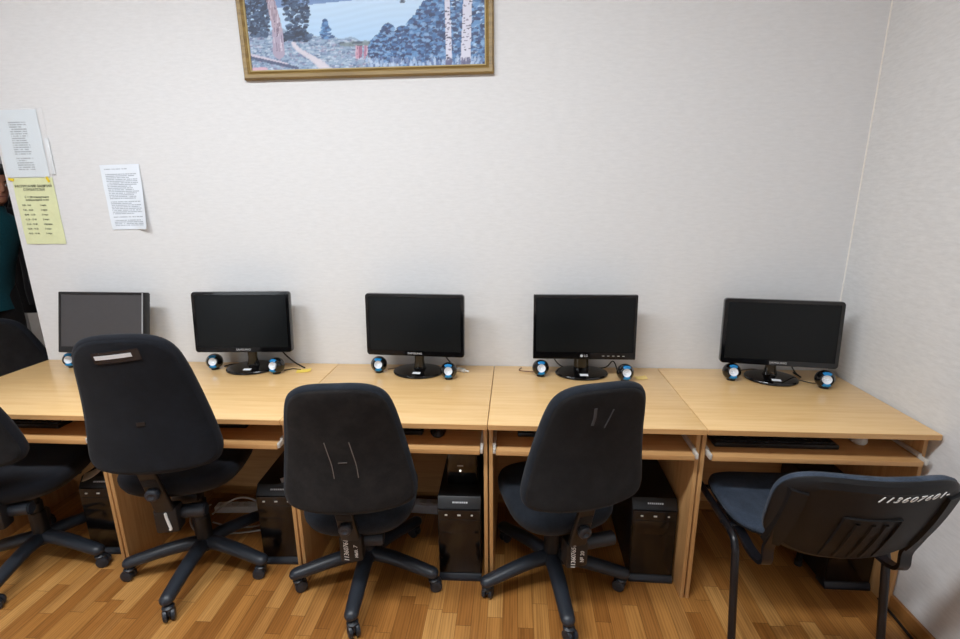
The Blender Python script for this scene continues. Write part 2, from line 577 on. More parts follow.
# ------------------------------------------------------------------ monitors
def make_monitor(label, loc, rz, kind='round', w=0.455, h=0.285, tilt=5.0, zc=0.238, bw=0.24, bd=0.19, zroll=0.0):
    r = thing('computer_monitor', label, 'monitor', loc, rz, 'flat monitors on the desks')
    square = kind in ('square', 'matte')
    cr = 0.004 if square else 0.014
    B = {'round': (0.017, 0.017, 0.026), 'square': (0.014, 0.016, 0.034), 'matte': (0.013, 0.014, 0.030)}[kind]
    sw, top, bot = B
    # panel frame: local X across, Z up, front at -Y; then tilted about its centre
    T = Matrix.Translation((0, -0.035, zc)) @ Matrix.Rotation(R(zroll), 4, 'Y') @ Matrix.Rotation(R(-tilt), 4, 'X')
    def ring(ww, hh, rr, y, dz=0.0):
        return [Vector((px, y, pz + dz)) for px, pz in rrect(ww, hh, rr, 5)]
    iw, ih = w - 2 * sw, h - top - bot
    dz = (bot - top) / 2
    bm = new()
    loft(bm, [ring(w - 0.006, h - 0.006, cr, 0.028), ring(w, h, cr, 0.018), ring(w, h, cr, -0.006), ring(w - 0.003, h - 0.003, cr, -0.010),
              ring(iw + 0.004, ih + 0.004, 0.002, -0.010, dz), ring(iw, ih, 0.001, -0.006, dz)], cap0=True, cap1=False)
    fr = finish('bezel', bm, M_GLOSS if kind != 'matte' else M_BLK, r, matrix=T)
    bm = new()
    loft(bm, [ring(w - 0.02, h - 0.02, 0.012, 0.026), ring(w - 0.06, h - 0.06, 0.02, 0.040), ring(w - 0.2, h - 0.14, 0.02, 0.048)])
    finish('rear_housing', bm, M_BLK, r, matrix=T)
    finish('screen', box(new(), (0, -0.0055, dz), (iw + 0.001, 0.004, ih + 0.001)), M_SCREENM if kind == 'matte' else M_SCREEN, r, matrix=T)
    # stand
    bm = new()
    prof = [(0.034, 0.016, 0.012), (0.026, 0.014, 0.03), (0.022, 0.013, 0.055), (0.024, 0.013, 0.085), (0.026, 0.012, 0.13)]
    if kind == 'square':
        prof = [(0.036, 0.018, 0.012), (0.034, 0.016, 0.04), (0.033, 0.015, 0.08), (0.032, 0.012, 0.13)]
    loft(bm, [[(px + 0.0, py + 0.018 + zz * 0.02, zz) for px, py in [(a * math.cos(2 * PI * k / 20), b * math.sin(2 * PI * k / 20)) for k in range(20)]] for a, b, zz in prof])
    finish('stand_neck', bm, M_GLOSS, r)
    bm = new()
    prof = [(0.94, 0.0), (1.0, 0.003), (1.0, 0.008), (0.97, 0.012), (0.85, 0.0145), (0.4, 0.0165)]
    loft(bm, [[(bw / 2 * s * math.cos(2 * PI * k / 48), bd / 2 * s * math.sin(2 * PI * k / 48) - 0.0, zz) for k in range(48)] for s, zz in prof])
    base = finish('stand_base', bm, M_GLOSS, r)
    if kind != 'matte':
        bm = new()
        box(bm, (0, 0, 0), (0.036, 0.020, 0.0006), M=Matrix.Rotation(R(3), 4, 'X'))
        st = finish('inventory_sticker', bm, M_LABEL, r, matrix=Matrix.Translation((0.004, -0.058, 0.0162)) @ Matrix.Rotation(R(7), 4, 'X'))
        st['label'] = 'white sticker on the stand'
    # maker's mark below the screen
    zl = -h / 2 + bot * 0.5
    if kind == 'round':
        lg = text_bm('SAMSUNG', 0.0125, 0.0003, spacing=1.05)
        finish('logo', lg, M_LOGO, r, matrix=T @ Matrix.Translation((0, -0.0106, zl)) @ UPRIGHT @ Matrix.Scale(1.15, 4, (1, 0, 0)))
    elif kind == 'square':
        bm = new()
        lathe(bm, [(0.0001, 0), (0.0062, 0), (0.0062, 0.0006), (0.0001, 0.0006)], 24, Matrix.Translation((-0.010, 0, 0)))
        merge(bm, text_bm('LG', 0.014, 0.0004), Matrix.Translation((0.0085, 0, 0.0)))
        finish('logo', bm, M_LOGO, r, matrix=T @ Matrix.Translation((0.0, -0.0106, zl)) @ UPRIGHT)
        bm = new()
        for k in range(5):
            box(bm, (0.085 + k * 0.022, -0.0104, zl + 0.0), (0.010, 0.001, 0.0022))
        finish('control_marks', bm, M_STEEL, r, matrix=T)
    else:
        finish('silver_strip', box(new(), (w / 2 - 0.0095, -0.0106, 0.002), (0.0055, 0.0016, h - 0.012)), M_SILVER, r, matrix=T)
    return r

m0 = make_monitor('thin black monitor with a glare-greyed matte screen and a silver strip down one side', (-1.862, -0.095, H), R(-2), 'matte', 0.447, 0.292, 13, 0.234)
m1 = make_monitor('gloss black round-cornered monitor on the desk beside a bright yellow note', (-1.172, -0.095, H), R(3), 'round', tilt=6, zc=0.243)
m2 = make_monitor('gloss black round-cornered monitor with a white cable plug behind it, on the middle desk', (-0.352, -0.108, H), R(-4), 'round', tilt=4, zc=0.238)
m3 = make_monitor('black square-cornered monitor with a round mark and touch controls under the screen', (0.405, -0.100, H), R(0), 'square', 0.452, 0.290, tilt=4, zc=0.233, bd=0.18)
m4 = make_monitor('gloss black monitor turned aside in the corner of the room', (1.232, -0.128, H), R(-9), 'round', 0.458, 0.285, tilt=5, zc=0.222, bw=0.215, zroll=0)

# ------------------------------------------------------------------ speakers
def make_speaker(label, loc, rz):
    r = thing('desktop_speaker', label, 'speaker', loc, rz, 'small round desktop speakers')
    rad = 0.038
    F = Matrix.Translation((0, 0, 0.039)) @ Matrix.Rotation(R(78), 4, 'X')      # local +Z -> faces -Y, a little up
    bm = new()
    prof = [(0.006, -0.040)]
    for a in range(-75, 50, 12):
        prof.append((rad * math.cos(R(a)), rad * 1.0 * math.sin(R(a)) - 0.002))
    prof += [(0.0265, 0.026), (0.0245, 0.0275), (0.0225, 0.024), (0.019, 0.016), (0.002, 0.012)]
    lathe(bm, prof, 32)
    finish('speaker_body', bm, M_GLOSS, r, matrix=F)
    bm = new()
    lathe(bm, [(0.0001, 0.0165), (0.006, 0.019), (0.0075, 0.0215), (0.010, 0.0195), (0.0155, 0.0235), (0.0182, 0.0285), (0.0188, 0.0270), (0.0182, 0.018), (0.0001, 0.014)][::-1], 28)
    finish('speaker_cone', bm, M_CONE, r, matrix=F)
    for a0 in (90, 270):
        bm = new()
        rings = []
        for k in range(11):
            a = R(a0 - 34 + 6.8 * k)
            c = Vector((math.cos(a), math.sin(a), 0))
            rings.append([c * 0.0185 + Vector((0, 0, 0.0245)), c * 0.0185 + Vector((0, 0, 0.0275)), c * 0.0245 + Vector((0, 0, 0.0285)),
                          c * 0.0300 + Vector((0, 0, 0.0255)), c * 0.0320 + Vector((0, 0, 0.0215)), c * 0.0270 + Vector((0, 0, 0.0215))])
        loft(bm, rings)
        finish('blue_accent', bm, M_BLUE, r, matrix=F)
    bm = new()
    lathe(bm, [(0.016, 0.0), (0.018, 0.0), (0.018, 0.006), (0.012, 0.008)], 20)
    finish('rubber_foot', bm, M_BLK, r)
    return r
spk0 = make_speaker('small round speaker under the glare-greyed matte screen, half hidden by a tall chair back', (-2.088, -0.105, H), R(14))
spk = [
    (-1.352, -0.105, 14, 'small round speaker between the tall chair back and the monitor base beside it'),
    (-1.022, -0.150, -12, 'small round blue-trimmed speaker beside the yellow note'),
    (-0.540, -0.112, 8, 'small round speaker beside the middle monitor, on the side without the white plug'),
    (-0.200, -0.185, 4, 'small round blue-trimmed speaker in front of the white cable plug on the middle desk'),
    (0.216, -0.130, 6, 'small round speaker beside the square-cornered monitor, a brown cable behind it'),
    (0.586, -0.175, 4, 'small round blue-trimmed speaker under the touch controls of the square-cornered monitor'),
    (1.055, -0.143, -6, 'small round speaker by the corner monitor, on the side away from the side wall'),
    (1.402, -0.222, -14, 'small round blue-trimmed speaker closest to the side wall at the room corner')]
for x, y, a, lb in spk:
    dup(spk0, (x, y, H), R(a), lb)

# ------------------------------------------------------------------ cables and small things on the desks
def cable(name, label, pts, r, mat, cat='cable', group=None):
    bm = new()
    tube(bm, spline(pts, 7), r, 8)
    return tag(finish(name, bm, mat, None, angle=60), label, cat, group)
zt = H + 0.003
cable('black_cable', 'black cable curling from the turned corner monitor down to the desk', [(1.31, -0.10, 0.86), (1.32, -0.10, 0.82), (1.345, -0.105, 0.775), (1.37, -0.11, zt + 0.001), (1.37, -0.05, zt)], 0.0032, M_CABLE)
cable('black_cable', 'thin black cable on the desk by the speaker of the corner monitor', [(1.07, -0.10, zt), (1.10, -0.06, zt), (1.16, -0.022, zt), (1.24, -0.02, zt), (1.36, -0.16, zt), (1.395, -0.18, zt)], 0.0022, M_CABLE)
cable('brown_cable', 'brown cable lying on the desk beside the speaker of the square-cornered monitor', [(0.13, -0.035, zt), (0.12, -0.07, zt), (0.16, -0.085, zt), (0.205, -0.09, zt)], 0.0022, M_CABLEB)
cable('black_cable', 'black cable sagging under the square-cornered monitor', [(0.27, -0.03, 0.86), (0.285, -0.035, 0.80), (0.33, -0.028, zt + 0.004), (0.41, -0.022, zt), (0.52, -0.03, zt + 0.004), (0.555, -0.06, 0.80), (0.57, -0.125, zt)], 0.003, M_CABLE)
cable('black_cable', 'pair of black leads hanging behind the middle monitor', [(-0.24, -0.06, 0.87), (-0.235, -0.055, 0.82), (-0.20, -0.06, 0.775), (-0.165, -0.085, zt + 0.003)], 0.0032, M_CABLE)
cable('brown_cable', 'brown cable from the speaker on the far side of the middle monitor', [(-0.505, -0.085, zt), (-0.47, -0.06, zt), (-0.45, -0.03, zt), (-0.40, -0.018, zt)], 0.0022, M_CABLEB)
cable('black_cable', 'thick black cable hanging by the monitor near the yellow note', [(-1.05, -0.055, 0.87), (-1.03, -0.05, 0.82), (-0.985, -0.05, 0.775), (-0.93, -0.075, zt + 0.004), (-0.915, -0.085, zt + 0.003)], 0.0036, M_CABLE)
cable('black_cable', 'second black cable running from a speaker towards the yellow note', [(-1.00, -0.118, zt), (-0.97, -0.095, zt), (-0.94, -0.10, zt), (-0.925, -0.105, zt)], 0.0024, M_CABLE)
cable('black_cable', 'black cable between the tall chair back and the monitor base beside it', [(-1.325, -0.075, zt), (-1.30, -0.045, zt), (-1.22, -0.018, zt), (-1.12, -0.016, zt)], 0.003, M_CABLE)
bm = new()
tube(bm, [(-0.168, -0.088, zt + 0.008), (-0.135, -0.108, zt + 0.008)], [0.009, 0.010], 12)
tube(bm, [(-0.135, -0.108, zt + 0.008), (-0.115, -0.116, zt + 0.007)], 0.004, 8)
tag(finish('cable_plug', bm, M_WHITE), 'white cable plug lying on the middle desk behind a speaker', 'plug')
for x, y, a, lb, s in ((-0.905, -0.118, 14, 'yellow paper note on the desk beside a black cable end', (0.066, 0.044)), (0.664, -0.143, 6, 'faded yellow paper note on the desk beside the speaker under the touch controls', (0.05, 0.04))):
    bm = new()
    n = 8
    rings = []
    for i in range(n + 1):
        u = i / n - 0.5
        zz = 0.0012 + 0.004 * max(0, u) ** 2 * 4
        rings.append([(u * s[0], -s[1] / 2, zz), (u * s[0], s[1] / 2, zz), (u * s[0], s[1] / 2, zz + 0.0006), (u * s[0], -s[1] / 2, zz + 0.0006)])
    loft(bm, rings)
    o = finish('paper_note', bm, M_YELNOTE if x < 0 else plain('faded_yellow_note', rgb(222, 192, 116), 0.7))
    o.location = (x, y, H)
    o.rotation_euler = (0, 0, R(a))
    tag(o, lb, 'note', 'yellow notes on the desks')

# ------------------------------------------------------------------ keyboards and mice on the shelves
def make_keyboard(label, loc, rz):
    bm = new()
    nx, ny = 20, 6
    kw, kd = 0.44, 0.145
    b = box(new(), (0, 0, 0.009), (kw, kd, 0.018), 0.004)
    merge(bm, b)
    for f in list(bm.faces):
        pass
    g = bmesh.new()
    bmesh.ops.create_grid(g, x_segments=nx, y_segments=ny, size=0.5)
    bmesh.ops.scale(g, vec=(kw - 0.02, kd - 0.02, 1), verts=g.verts)
    res = bmesh.ops.inset_individual(g, faces=g.faces[:], thickness=0.0022)
    ins = [f for f in g.faces if f not in set(res['faces'])]
    ext = bmesh.ops.extrude_discrete_faces(g, faces=ins)
    for f in ext['faces']:
        bmesh.ops.translate(g, vec=(0, 0, 0.005), verts=f.verts)
    r = thing('keyboard', label, 'keyboard', loc, rz, 'black keyboards on the desk shelves')
    finish('keyboard_body', bm, M_BLK, r)
    finish('key_field', g, M_BLKSAT, r, matrix=Matrix.Translation((0, 0, 0.0185)))
    return r
kb0 = make_keyboard('black keyboard on the shelf of the corner desk, next to a white mouse', (DK[4] + 0.285, -0.485, SH_Z), 0)
for x, y, a, lb in ((DK[0] + 0.33, -0.47, 0, 'black keyboard on the shelf of the desk at the open end of the wall'),
                    (DK[1] + 0.33, -0.43, 1, 'black keyboard on the shelf behind the tall chair back with a white strip'),
                    (DK[2] + 0.29, -0.45, 0, 'black keyboard on the shelf of the middle desk, beside a black mouse'),
                    (DK[3] + 0.33, -0.44, 1, 'black keyboard on the shelf under the square-cornered monitor')):
    dup(kb0, (x, y, SH_Z), R(a), lb)

def make_mouse(label, loc, rz, mat, name='computer_mouse'):
    r = thing(name, label, 'mouse', loc, rz)
    bm = new()
    rings = []
    for z, s in ((0.0, 0.9), (0.006, 1.0), (0.014, 0.97), (0.022, 0.84), (0.029, 0.6), (0.033, 0.3), (0.0345, 0.05)):
        rings.append([(0.031 * s * math.cos(2 * PI * k / 24), 0.054 * s * math.sin(2 * PI * k / 24) - 0.006 * (1 - s), z) for k in range(24)])
    loft(bm, rings)
    finish('mouse_shell', bm, mat, r)
    finish('scroll_wheel', tube(new(), [(-0.003, 0.026, 0.028), (0.003, 0.026, 0.028)], 0.007, 14), M_BLK, r)
    return r
make_mouse('white computer mouse on the keyboard shelf of the corner desk', (1.395, -0.47, SH_Z), R(-20), M_WHITE)
make_mouse('black computer mouse on the keyboard shelf of the middle desk', (-0.205, -0.49, SH_Z), R(8), M_BLKSAT)

# ------------------------------------------------------------------ computer towers
TH = 0.372
def make_tower(label, loc, rz):
    r = thing('computer_tower', label, 'computer tower', loc, rz, 'black computer towers under the desks')
    w, d = 0.176, 0.40
    prof = [(0.004, 0.012), (0.004, 0.332), (0.030, TH), (d, TH), (d, 0.012)]
    finish('tower_case', prism_x(prof, -w / 2, w / 2, 0.003), M_CASE, r)
    finish('front_panel', bx(-w / 2 + 0.004, w / 2 - 0.004, -0.004, 0.006, 0.034, 0.330, 0.003), M_TOWER, r)
    finish('drive_door', bx(-w / 2 + 0.010, w / 2 - 0.010, -0.0058, 0.0, 0.226, 0.288, 0.0015), M_TOWER, r)
    finish('foot_strip', prism_x([(-0.012, 0.0), (-0.012, 0.012), (-0.004, 0.030), (0.05, 0.030), (0.05, 0.0)], -w / 2, w / 2, 0.002), M_BLKSAT, r)
    for x, ww in ((-0.052, 0.010), (0.0, 0.013), (0.052, 0.008)):
        finish('port_button', box(new(), (x, -0.005, 0.308), (ww, 0.004, 0.0055), 0.001), M_STEEL, r)
    bm = new()
    sl = math.atan2(0.026, 0.040)
    xs_ = -0.036
    for wd in (0.007, 0.006, 0.008, 0.006, 0.007, 0.007, 0.006, 0.008):
        box(bm, (xs_ + wd / 2, 0, 0), (wd - 0.0015, 0.0008, 0.0062))
        xs_ += wd + 0.001
    finish('maker_strip', bm, M_LOGO, r, matrix=Matrix.Translation((0.008, 0.0163, 0.352)) @ Matrix.Rotation(-sl, 4, 'X'))
    return r
tw0 = make_tower('black computer tower with a cream paper scrap on top, under the open-ended desk', (-1.715, -0.485, 0), R(4))
for x, y, a, lb in ((-0.905, -0.500, 3, 'black computer tower with white papers on top, beside the middle desk panel'),
                    (-0.122, -0.548, 1, 'black computer tower with a black box and indicator light stacked on it'),
                    (0.660, -0.512, -1, 'black computer tower under the desk of the square-cornered monitor'),
                    (1.437, -0.505, 0, 'black computer tower in the corner, behind the blue-grey stacking chair')):
    dup(tw0, (x, y, 0), R(a), lb)
# box with an indicator light, standing on the middle tower
r = thing('power_backup_box', 'black box with a small white indicator light standing on a computer tower', 'power backup', (-0.118, -0.44, TH), R(1))
finish('box_case', bx(-0.064, 0.064, 0.012, 0.27, 0.004, 0.165, 0.006), M_CASE, r)
finish('box_front', bx(-0.062, 0.062, 0.0, 0.014, 0.004, 0.163, 0.005), M_GLOSS, r)
finish('indicator_light', lathe(new(), [(0.0001, 0), (0.0042, 0), (0.0042, 0.002), (0.0001, 0.003)], 14), LED, r, matrix=Matrix.Translation((-0.008, 0.0, 0.068)) @ Matrix.Rotation(R(90), 4, 'X'))
bm = new()
for k in range(4):
    box(bm, (-0.018 + k * 0.0065, -0.0006, 0.091), (0.005, 0.0012, 0.0048))
finish('maker_strip', bm, M_LOGO, r)
for sx in (-1, 1):
    finish('rubber_foot', bx(sx * 0.05 - 0.008, sx * 0.05 + 0.008, 0.03, 0.24, 0, 0.005), M_BLK, r)

# papers on towers
def paper(label, loc, rz, w, h, curl, mat, tilt=0):
    bm = new()
    rings = []
    for i in range(11):
        u = i / 10 - 0.5
        zz = curl * (u + 0.5) ** 2 + 0.001
        rings.append([(u * w, -h / 2, zz), (u * w, h / 2, zz), (u * w, h / 2, zz + 0.0006), (u * w, -h / 2, zz + 0.0006)])
    loft(bm, rings)
    o = finish('paper_sheet', bm, mat)
    o.location = loc
    o.rotation_euler = (0, R(tilt), rz)
    return tag(o, label, 'paper')
paper('folded white paper slip on the computer tower beside the dusty brown-black chair', (-0.868, -0.425, TH), R(38), 0.085, 0.038, 0.012, M_LABEL)
paper('second white paper slip standing up against the desk panel on the computer tower', (-0.834, -0.43, TH), R(60), 0.07, 0.03, 0.035, M_LABEL)
paper('cream paper scrap curling up on the computer tower at the open end of the wall', (-1.735, -0.44, TH), R(35), 0.12, 0.075, 0.085, plain('cream_paper', rgb(224, 206, 178), 0.7))

# power strip and cables on the floor behind the tower with papers
r = thing('power_strip', 'white power strip with plugs on the floor under the desk with the papers', 'power strip', (-1.26, -0.15, 0), R(4))
finish('strip_body', bx(-0.16, 0.16, -0.025, 0.025, 0, 0.036, 0.006), M_WHITE, r)
for k in range(4):
    finish('socket', lathe(new(), [(0.0001, 0), (0.019, 0), (0.019, 0.003), (0.015, 0.001), (0.0001, 0.001)], 20), M_STEEL, r, matrix=Matrix.Translation((-0.12 + 0.06 * k, 0, 0.036)))
finish('rocker_switch', bx(0.125, 0.148, -0.012, 0.012, 0.03, 0.041, 0.002), M_RED, r)
cable('white_cable', 'white cable looping on the floor from the power strip', [(-1.15, -0.14, 0.02), (-1.08, -0.16, 0.008), (-1.12, -0.26, 0.006), (-1.25, -0.29, 0.006), (-1.38, -0.26, 0.006)], 0.004, M_CABLEW, group=None)
cable('white_cable', 'second white cable crossing the floor under the desk with the papers', [(-1.46, -0.14, 0.02), (-1.52, -0.22, 0.006), (-1.40, -0.34, 0.006), (-1.22, -0.33, 0.006), (-1.10, -0.30, 0.006)], 0.004, M_CABLEW)
cable('white_cable', 'white cable bundled over the power strip under the desk with the papers', [(-1.42, -0.20, 0.006), (-1.36, -0.17, 0.05), (-1.28, -0.15, 0.075), (-1.18, -0.17, 0.06), (-1.10, -0.22, 0.03), (-1.06, -0.27, 0.006)], 0.005, M_CABLEW)
cable('red_cable', 'red cable curling beside the white power strip', [(-1.20, -0.19, 0.006), (-1.16, -0.21, 0.035), (-1.12, -0.18, 0.05), (-1.09, -0.15, 0.02), (-1.05, -0.14, 0.006)], 0.005, M_RED)
cable('black_cable', 'black cable hanging down in front of the back panel beside the tower with papers', [(-1.04, -0.085, 0.70), (-1.045, -0.09, 0.5), (-1.05, -0.1, 0.3), (-1.08, -0.16, 0.06), (-1.10, -0.19, 0.006)], 0.003, M_CABLE)
cable('black_cable', 'black cable looping behind the computer tower with papers', [(-0.93, -0.085, 0.66), (-0.94, -0.095, 0.5), (-1.0, -0.10, 0.36), (-1.02, -0.095, 0.25), (-0.98, -0.08, 0.1), (-0.95, -0.06, 0.006)], 0.003, M_CABLE)
r = thing('power_strip', 'pale grey power strip on the floor behind the dusty brown-black chair', 'power strip', (-0.36, -0.10, 0), R(-3))
finish('strip_body', bx(-0.10, 0.10, -0.03, 0.03, 0, 0.05, 0.006), M_CARD, r)
for k in range(3):
    finish('socket', lathe(new(), [(0.0001, 0), (0.019, 0), (0.019, 0.003), (0.015, 0.001), (0.0001, 0.001)], 20), M_STEEL, r, matrix=Matrix.Translation((-0.06 + 0.06 * k, 0, 0.05)))
cable('black_cable', 'black cable lying on the floor along the side wall baseboard', [(1.525, -0.56, 0.006), (1.522, -0.66, 0.006), (1.515, -0.78, 0.006), (1.528, -0.95, 0.006), (1.52, -1.2, 0.006), (1.525, -1.5, 0.006)], 0.005, M_CABLE)

# ------------------------------------------------------------------ things on the wall
# framed landscape
px0, px1, pz0, pz1 = -1.083, 0.0015, 2.050, 2.760
r = thing('framed_picture', 'framed lake and birch landscape picture hanging high on the wall', 'picture', ((px0 + px1) / 2, 0, pz0), 0)
pw, ph = px1 - px0, pz1 - pz0
fwid = 0.037
prof = [(0.0, 0.0), (0.0, -0.016), (0.006, -0.024), (0.020, -0.022), (0.026, -0.017), (0.030, -0.019), (0.037, -0.013), (0.037, 0.0)]   # (inwards, y)
bm = new()
rings = []
for q, y in prof:
    rings.append([(-pw / 2 + q, y, q), (pw / 2 - q, y, q), (pw / 2 - q, y, ph - q), (-pw / 2 + q, y, ph - q)])
loft(bm, rings + [rings[0]], cap0=False, cap1=False)
bmesh.ops.remove_doubles(bm, verts=bm.verts, dist=1e-5)
bm.faces.ensure_lookup_table()
finish('picture_frame', bm, M_GOLD, r, angle=20)
bm = new()
rings = []
for q, y in ((0.0325, -0.0178), (0.0345, -0.0178), (0.038, -0.0128), (0.036, -0.0128)):
    rings.append([(-pw / 2 + q, y, q), (pw / 2 - q, y, q), (pw / 2 - q, y, ph - q), (-pw / 2 + q, y, ph - q)])
loft(bm, rings + [rings[0]], cap0=False, cap1=False)
finish('gold_fillet', bm, M_GOLDL, r, angle=20)

# the painting itself: a generic landscape painted on a flat canvas grid
NXp, NZp = 330, 210
iw_, ih_ = pw - 2 * fwid, ph - 2 * fwid
rng = np.random.default_rng(3)
U, V = np.meshgrid(np.linspace(0, 1, NXp), np.linspace(0, ih_ / iw_, NZp))   # both in units of the width
C = np.zeros((NZp, NXp, 3))
def c8(r_, g_, b_):
    return np.array([r_, g_, b_]) / 255.0
def lerp(a, b, t_):
    return a + (b - a) * t_[..., None]
top_v = ih_ / iw_
C[:] = lerp(c8(150, 186, 222), c8(196, 218, 240), np.clip(V / 0.33, 0, 1))       # lake
C[:] = np.where((V > 0.36)[..., None], lerp(c8(226, 222, 232), c8(142, 176, 218), np.clip((V - 0.36) / 0.25, 0, 1)), C)
C += (0.010 * np.sin(V * 260 + 9 * np.sin(U * 7) + 14 * np.sin(U * 2.3)))[..., None] * (V < 0.36)[..., None]
def paint(mask, col, a=1.0):
    mk = np.clip(mask, 0, 1)[..., None] * a
    C[:] = C * (1 - mk) + col * mk
def blob(u, v, ru, rv, col, a=1.0):
    d = ((U - u) / ru) ** 2 + ((V - v) / rv) ** 2
    paint((d < 1).astype(float), col, a)
def seg(u0, v0, u1, v1, w0, w1, col, a=1.0):
    L2 = (u1 - u0) ** 2 + (v1 - v0) ** 2
    t_ = np.clip(((U - u0) * (u1 - u0) + (V - v0) * (v1 - v0)) / L2, 0, 1)
    d = np.hypot(U - (u0 + (u1 - u0) * t_), V - (v0 + (v1 - v0) * t_))
    paint((d < (w0 + (w1 - w0) * t_)).astype(float), col, a)
# far hills above the lake
hl = 0.235 + 0.02 * U / 0.5 + 0.05 * np.clip(0.55 - U, 0, 1) + 0.008 * np.sin(U * 23)
paint(((V > 0.228 + 0.055 * U) & (V < hl + 0.05) & (U < 0.5)).astype(float), c8(112, 142, 188))
paint(((V > 0.36) & (V < 0.385 + 0.03 * np.sin(U * 5 + 1) + 0.01 * np.sin(U * 31))).astype(float), c8(104, 130, 176))
# foreground meadow
bank = 0.108 + 0.028 * np.sin(U * 5.2 + 0.7) - 0.05 * np.clip(U - 0.45, 0, 1) + 0.006 * np.sin(U * 60)
bank = np.where(U < 0.2, bank + 0.02, bank)
meadow = (V < bank)
paint(meadow.astype(float), c8(136, 158, 184))
pal = [c8(92, 116, 152), c8(170, 188, 206), c8(116, 142, 168), c8(150, 164, 196), c8(74, 92, 124), c8(196, 206, 220), c8(140, 128, 156)]
for _ in range(2600):
    u, v = rng.random(), rng.random() * 0.15
    bk = 0.108 + 0.028 * math.sin(u * 5.2 + 0.7) - 0.05 * max(0, u - 0.45) + (0.02 if u < 0.2 else 0)
    if v < bk - 0.004:
        blob(u, v, 0.003 + 0.009 * rng.random(), 0.0018 + 0.0022 * rng.random(), pal[rng.integers(len(pal))], 0.6)
# reddish earthen bank
for k in range(26):
    u = 0.455 + 0.06 * rng.random()
    seg(u, 0.035 + 0.02 * rng.random(), u + 0.004, 0.085, 0.003, 0.003, [c8(150, 98, 128), c8(178, 126, 150), c8(110, 72, 104), c8(196, 160, 178)][rng.integers(4)], 0.9)
for k in range(30):
    blob(0.40 + 0.12 * rng.random(), 0.086 + 0.012 * rng.random(), 0.014, 0.005, [c8(72, 84, 100), c8(120, 136, 142)][rng.integers(2)], 0.8)
# path
for k in range(30):
    t_ = k / 29
    blob(0.325 - 0.13 * t_ ** 0.8 + 0.012 * math.sin(t_ * 6), 0.0 + 0.105 * t_, 0.030 - 0.022 * t_ + 0.003 * math.sin(k * 2.1), 0.006, c8(206, 200, 210), 0.6)
# fallen pale log
seg(0.0, 0.062, 0.16, 0.022, 0.006, 0.004, c8(190, 184, 200)); seg(0.0, 0.052, 0.2, 0.006, 0.006, 0.006, c8(64, 72, 104), 0.8)
for k in range(12):
    blob(0.01 + 0.06 * rng.random(), 0.008 * rng.random(), 0.016, 0.006, c8(200, 164, 180), 0.8)
# trees made of many dabs
def tree(u, v0, v1, spread, n, cols, size=0.008, conif=False):
    for _ in range(n):
        t_ = rng.random()
        ww = spread * ((1 - t_) if conif else math.sin(PI * min(1, 0.15 + 0.85 * t_)) ** 0.5)
        uu = u + (rng.random() * 2 - 1) * ww
        s_ = size * (0.5 + rng.random())
        blob(uu, v0 + (v1 - v0) * t_, s_ * 1.3, s_ * 0.7, cols[rng.integers(len(cols))], 0.85)
dk = [c8(38, 54, 82), c8(54, 76, 108), c8(78, 102, 134), c8(30, 40, 64)]
bl = [c8(64, 106, 158), c8(92, 138, 188), c8(46, 72, 116), c8(122, 160, 202), c8(52, 66, 108), c8(36, 48, 84)]
tree(0.05, 0.13, 0.36, 0.05, 620, dk, 0.006)
tree(0.215, 0.14, 0.42, 0.055, 560, dk, 0.006)
tree(0.20, 0.11, 0.145, 0.07, 120, dk)
tree(0.335, 0.118, 0.185, 0.028, 110, bl[:3], 0.006, True)
for uu, vv, hh in ((0.60, 0.02, 0.14), (0.56, 0.02, 0.10), (0.66, 0.02, 0.13)):
    tree(uu, vv, vv + hh, 0.045, 420, bl, 0.006)
for k in range(3200):
    u = 0.66 + 0.34 * rng.random()
    lim_ = 0.13 + 1.1 * (u - 0.66) if u < 0.86 else 0.42 + 0.2 * math.sin(u * 9)
    v = rng.random() * lim_
    s_ = 0.004 + 0.008 * rng.random()
    blob(u, v, s_ * 1.2, s_ * 0.65, bl[rng.integers(len(bl))], 0.8)
for k in range(160):
    blob(0.5 + 0.5 * rng.random(), 0.004 + 0.03 * rng.random() ** 2, 0.005, 0.010, [c8(150, 176, 210), c8(178, 196, 220), c8(94, 116, 160)][rng.integers(3)], 0.8)
for k in range(9):
    blob(0.64 + 0.05 * rng.random() + 0.03 * k / 9, 0.24 + 0.02 * rng.random(), 0.012, 0.004, c8(70, 80, 100), 0.8)
# leaning pine trunk and two birches
seg(0.125, 0.07, 0.128, 0.16, 0.026, 0.021, c8(160, 150, 172)); seg(0.128, 0.16, 0.075, 0.5, 0.021, 0.012, c8(168, 154, 170))
for k in range(60):
    v = 0.07 + 0.3 * rng.random(); u = 0.126 - max(0, v - 0.16) * 0.155 + (rng.random() - 0.5) * 0.034
    seg(u, v, u + 0.002, v + 0.03, 0.002, 0.001, [c8(110, 96, 118), c8(200, 190, 206), c8(134, 116, 130)][rng.integers(3)], 0.9)
for u0, u1, w_ in ((0.850, 0.846, 0.0125), (0.918, 0.945, 0.0205)):
    seg(u0, 0.0, u1, 0.5, w_, w_ * 0.75, c8(204, 204, 220))
    for k in range(80):
        v = rng.random() * 0.5
        uu = u0 + (u1 - u0) * v / 0.5 + (rng.random() - 0.5) * w_ * 1.7
        blob(uu, v, 0.0055 * rng.random() + 0.002, 0.0022, [c8(54, 52, 74), c8(110, 106, 130)][rng.integers(2)], 0.9)
    for k in range(16):
        blob(u0 + (rng.random() - 0.5) * w_ * 2, 0.02 * rng.random(), 0.004, 0.012, c8(96, 96, 128), 0.7)
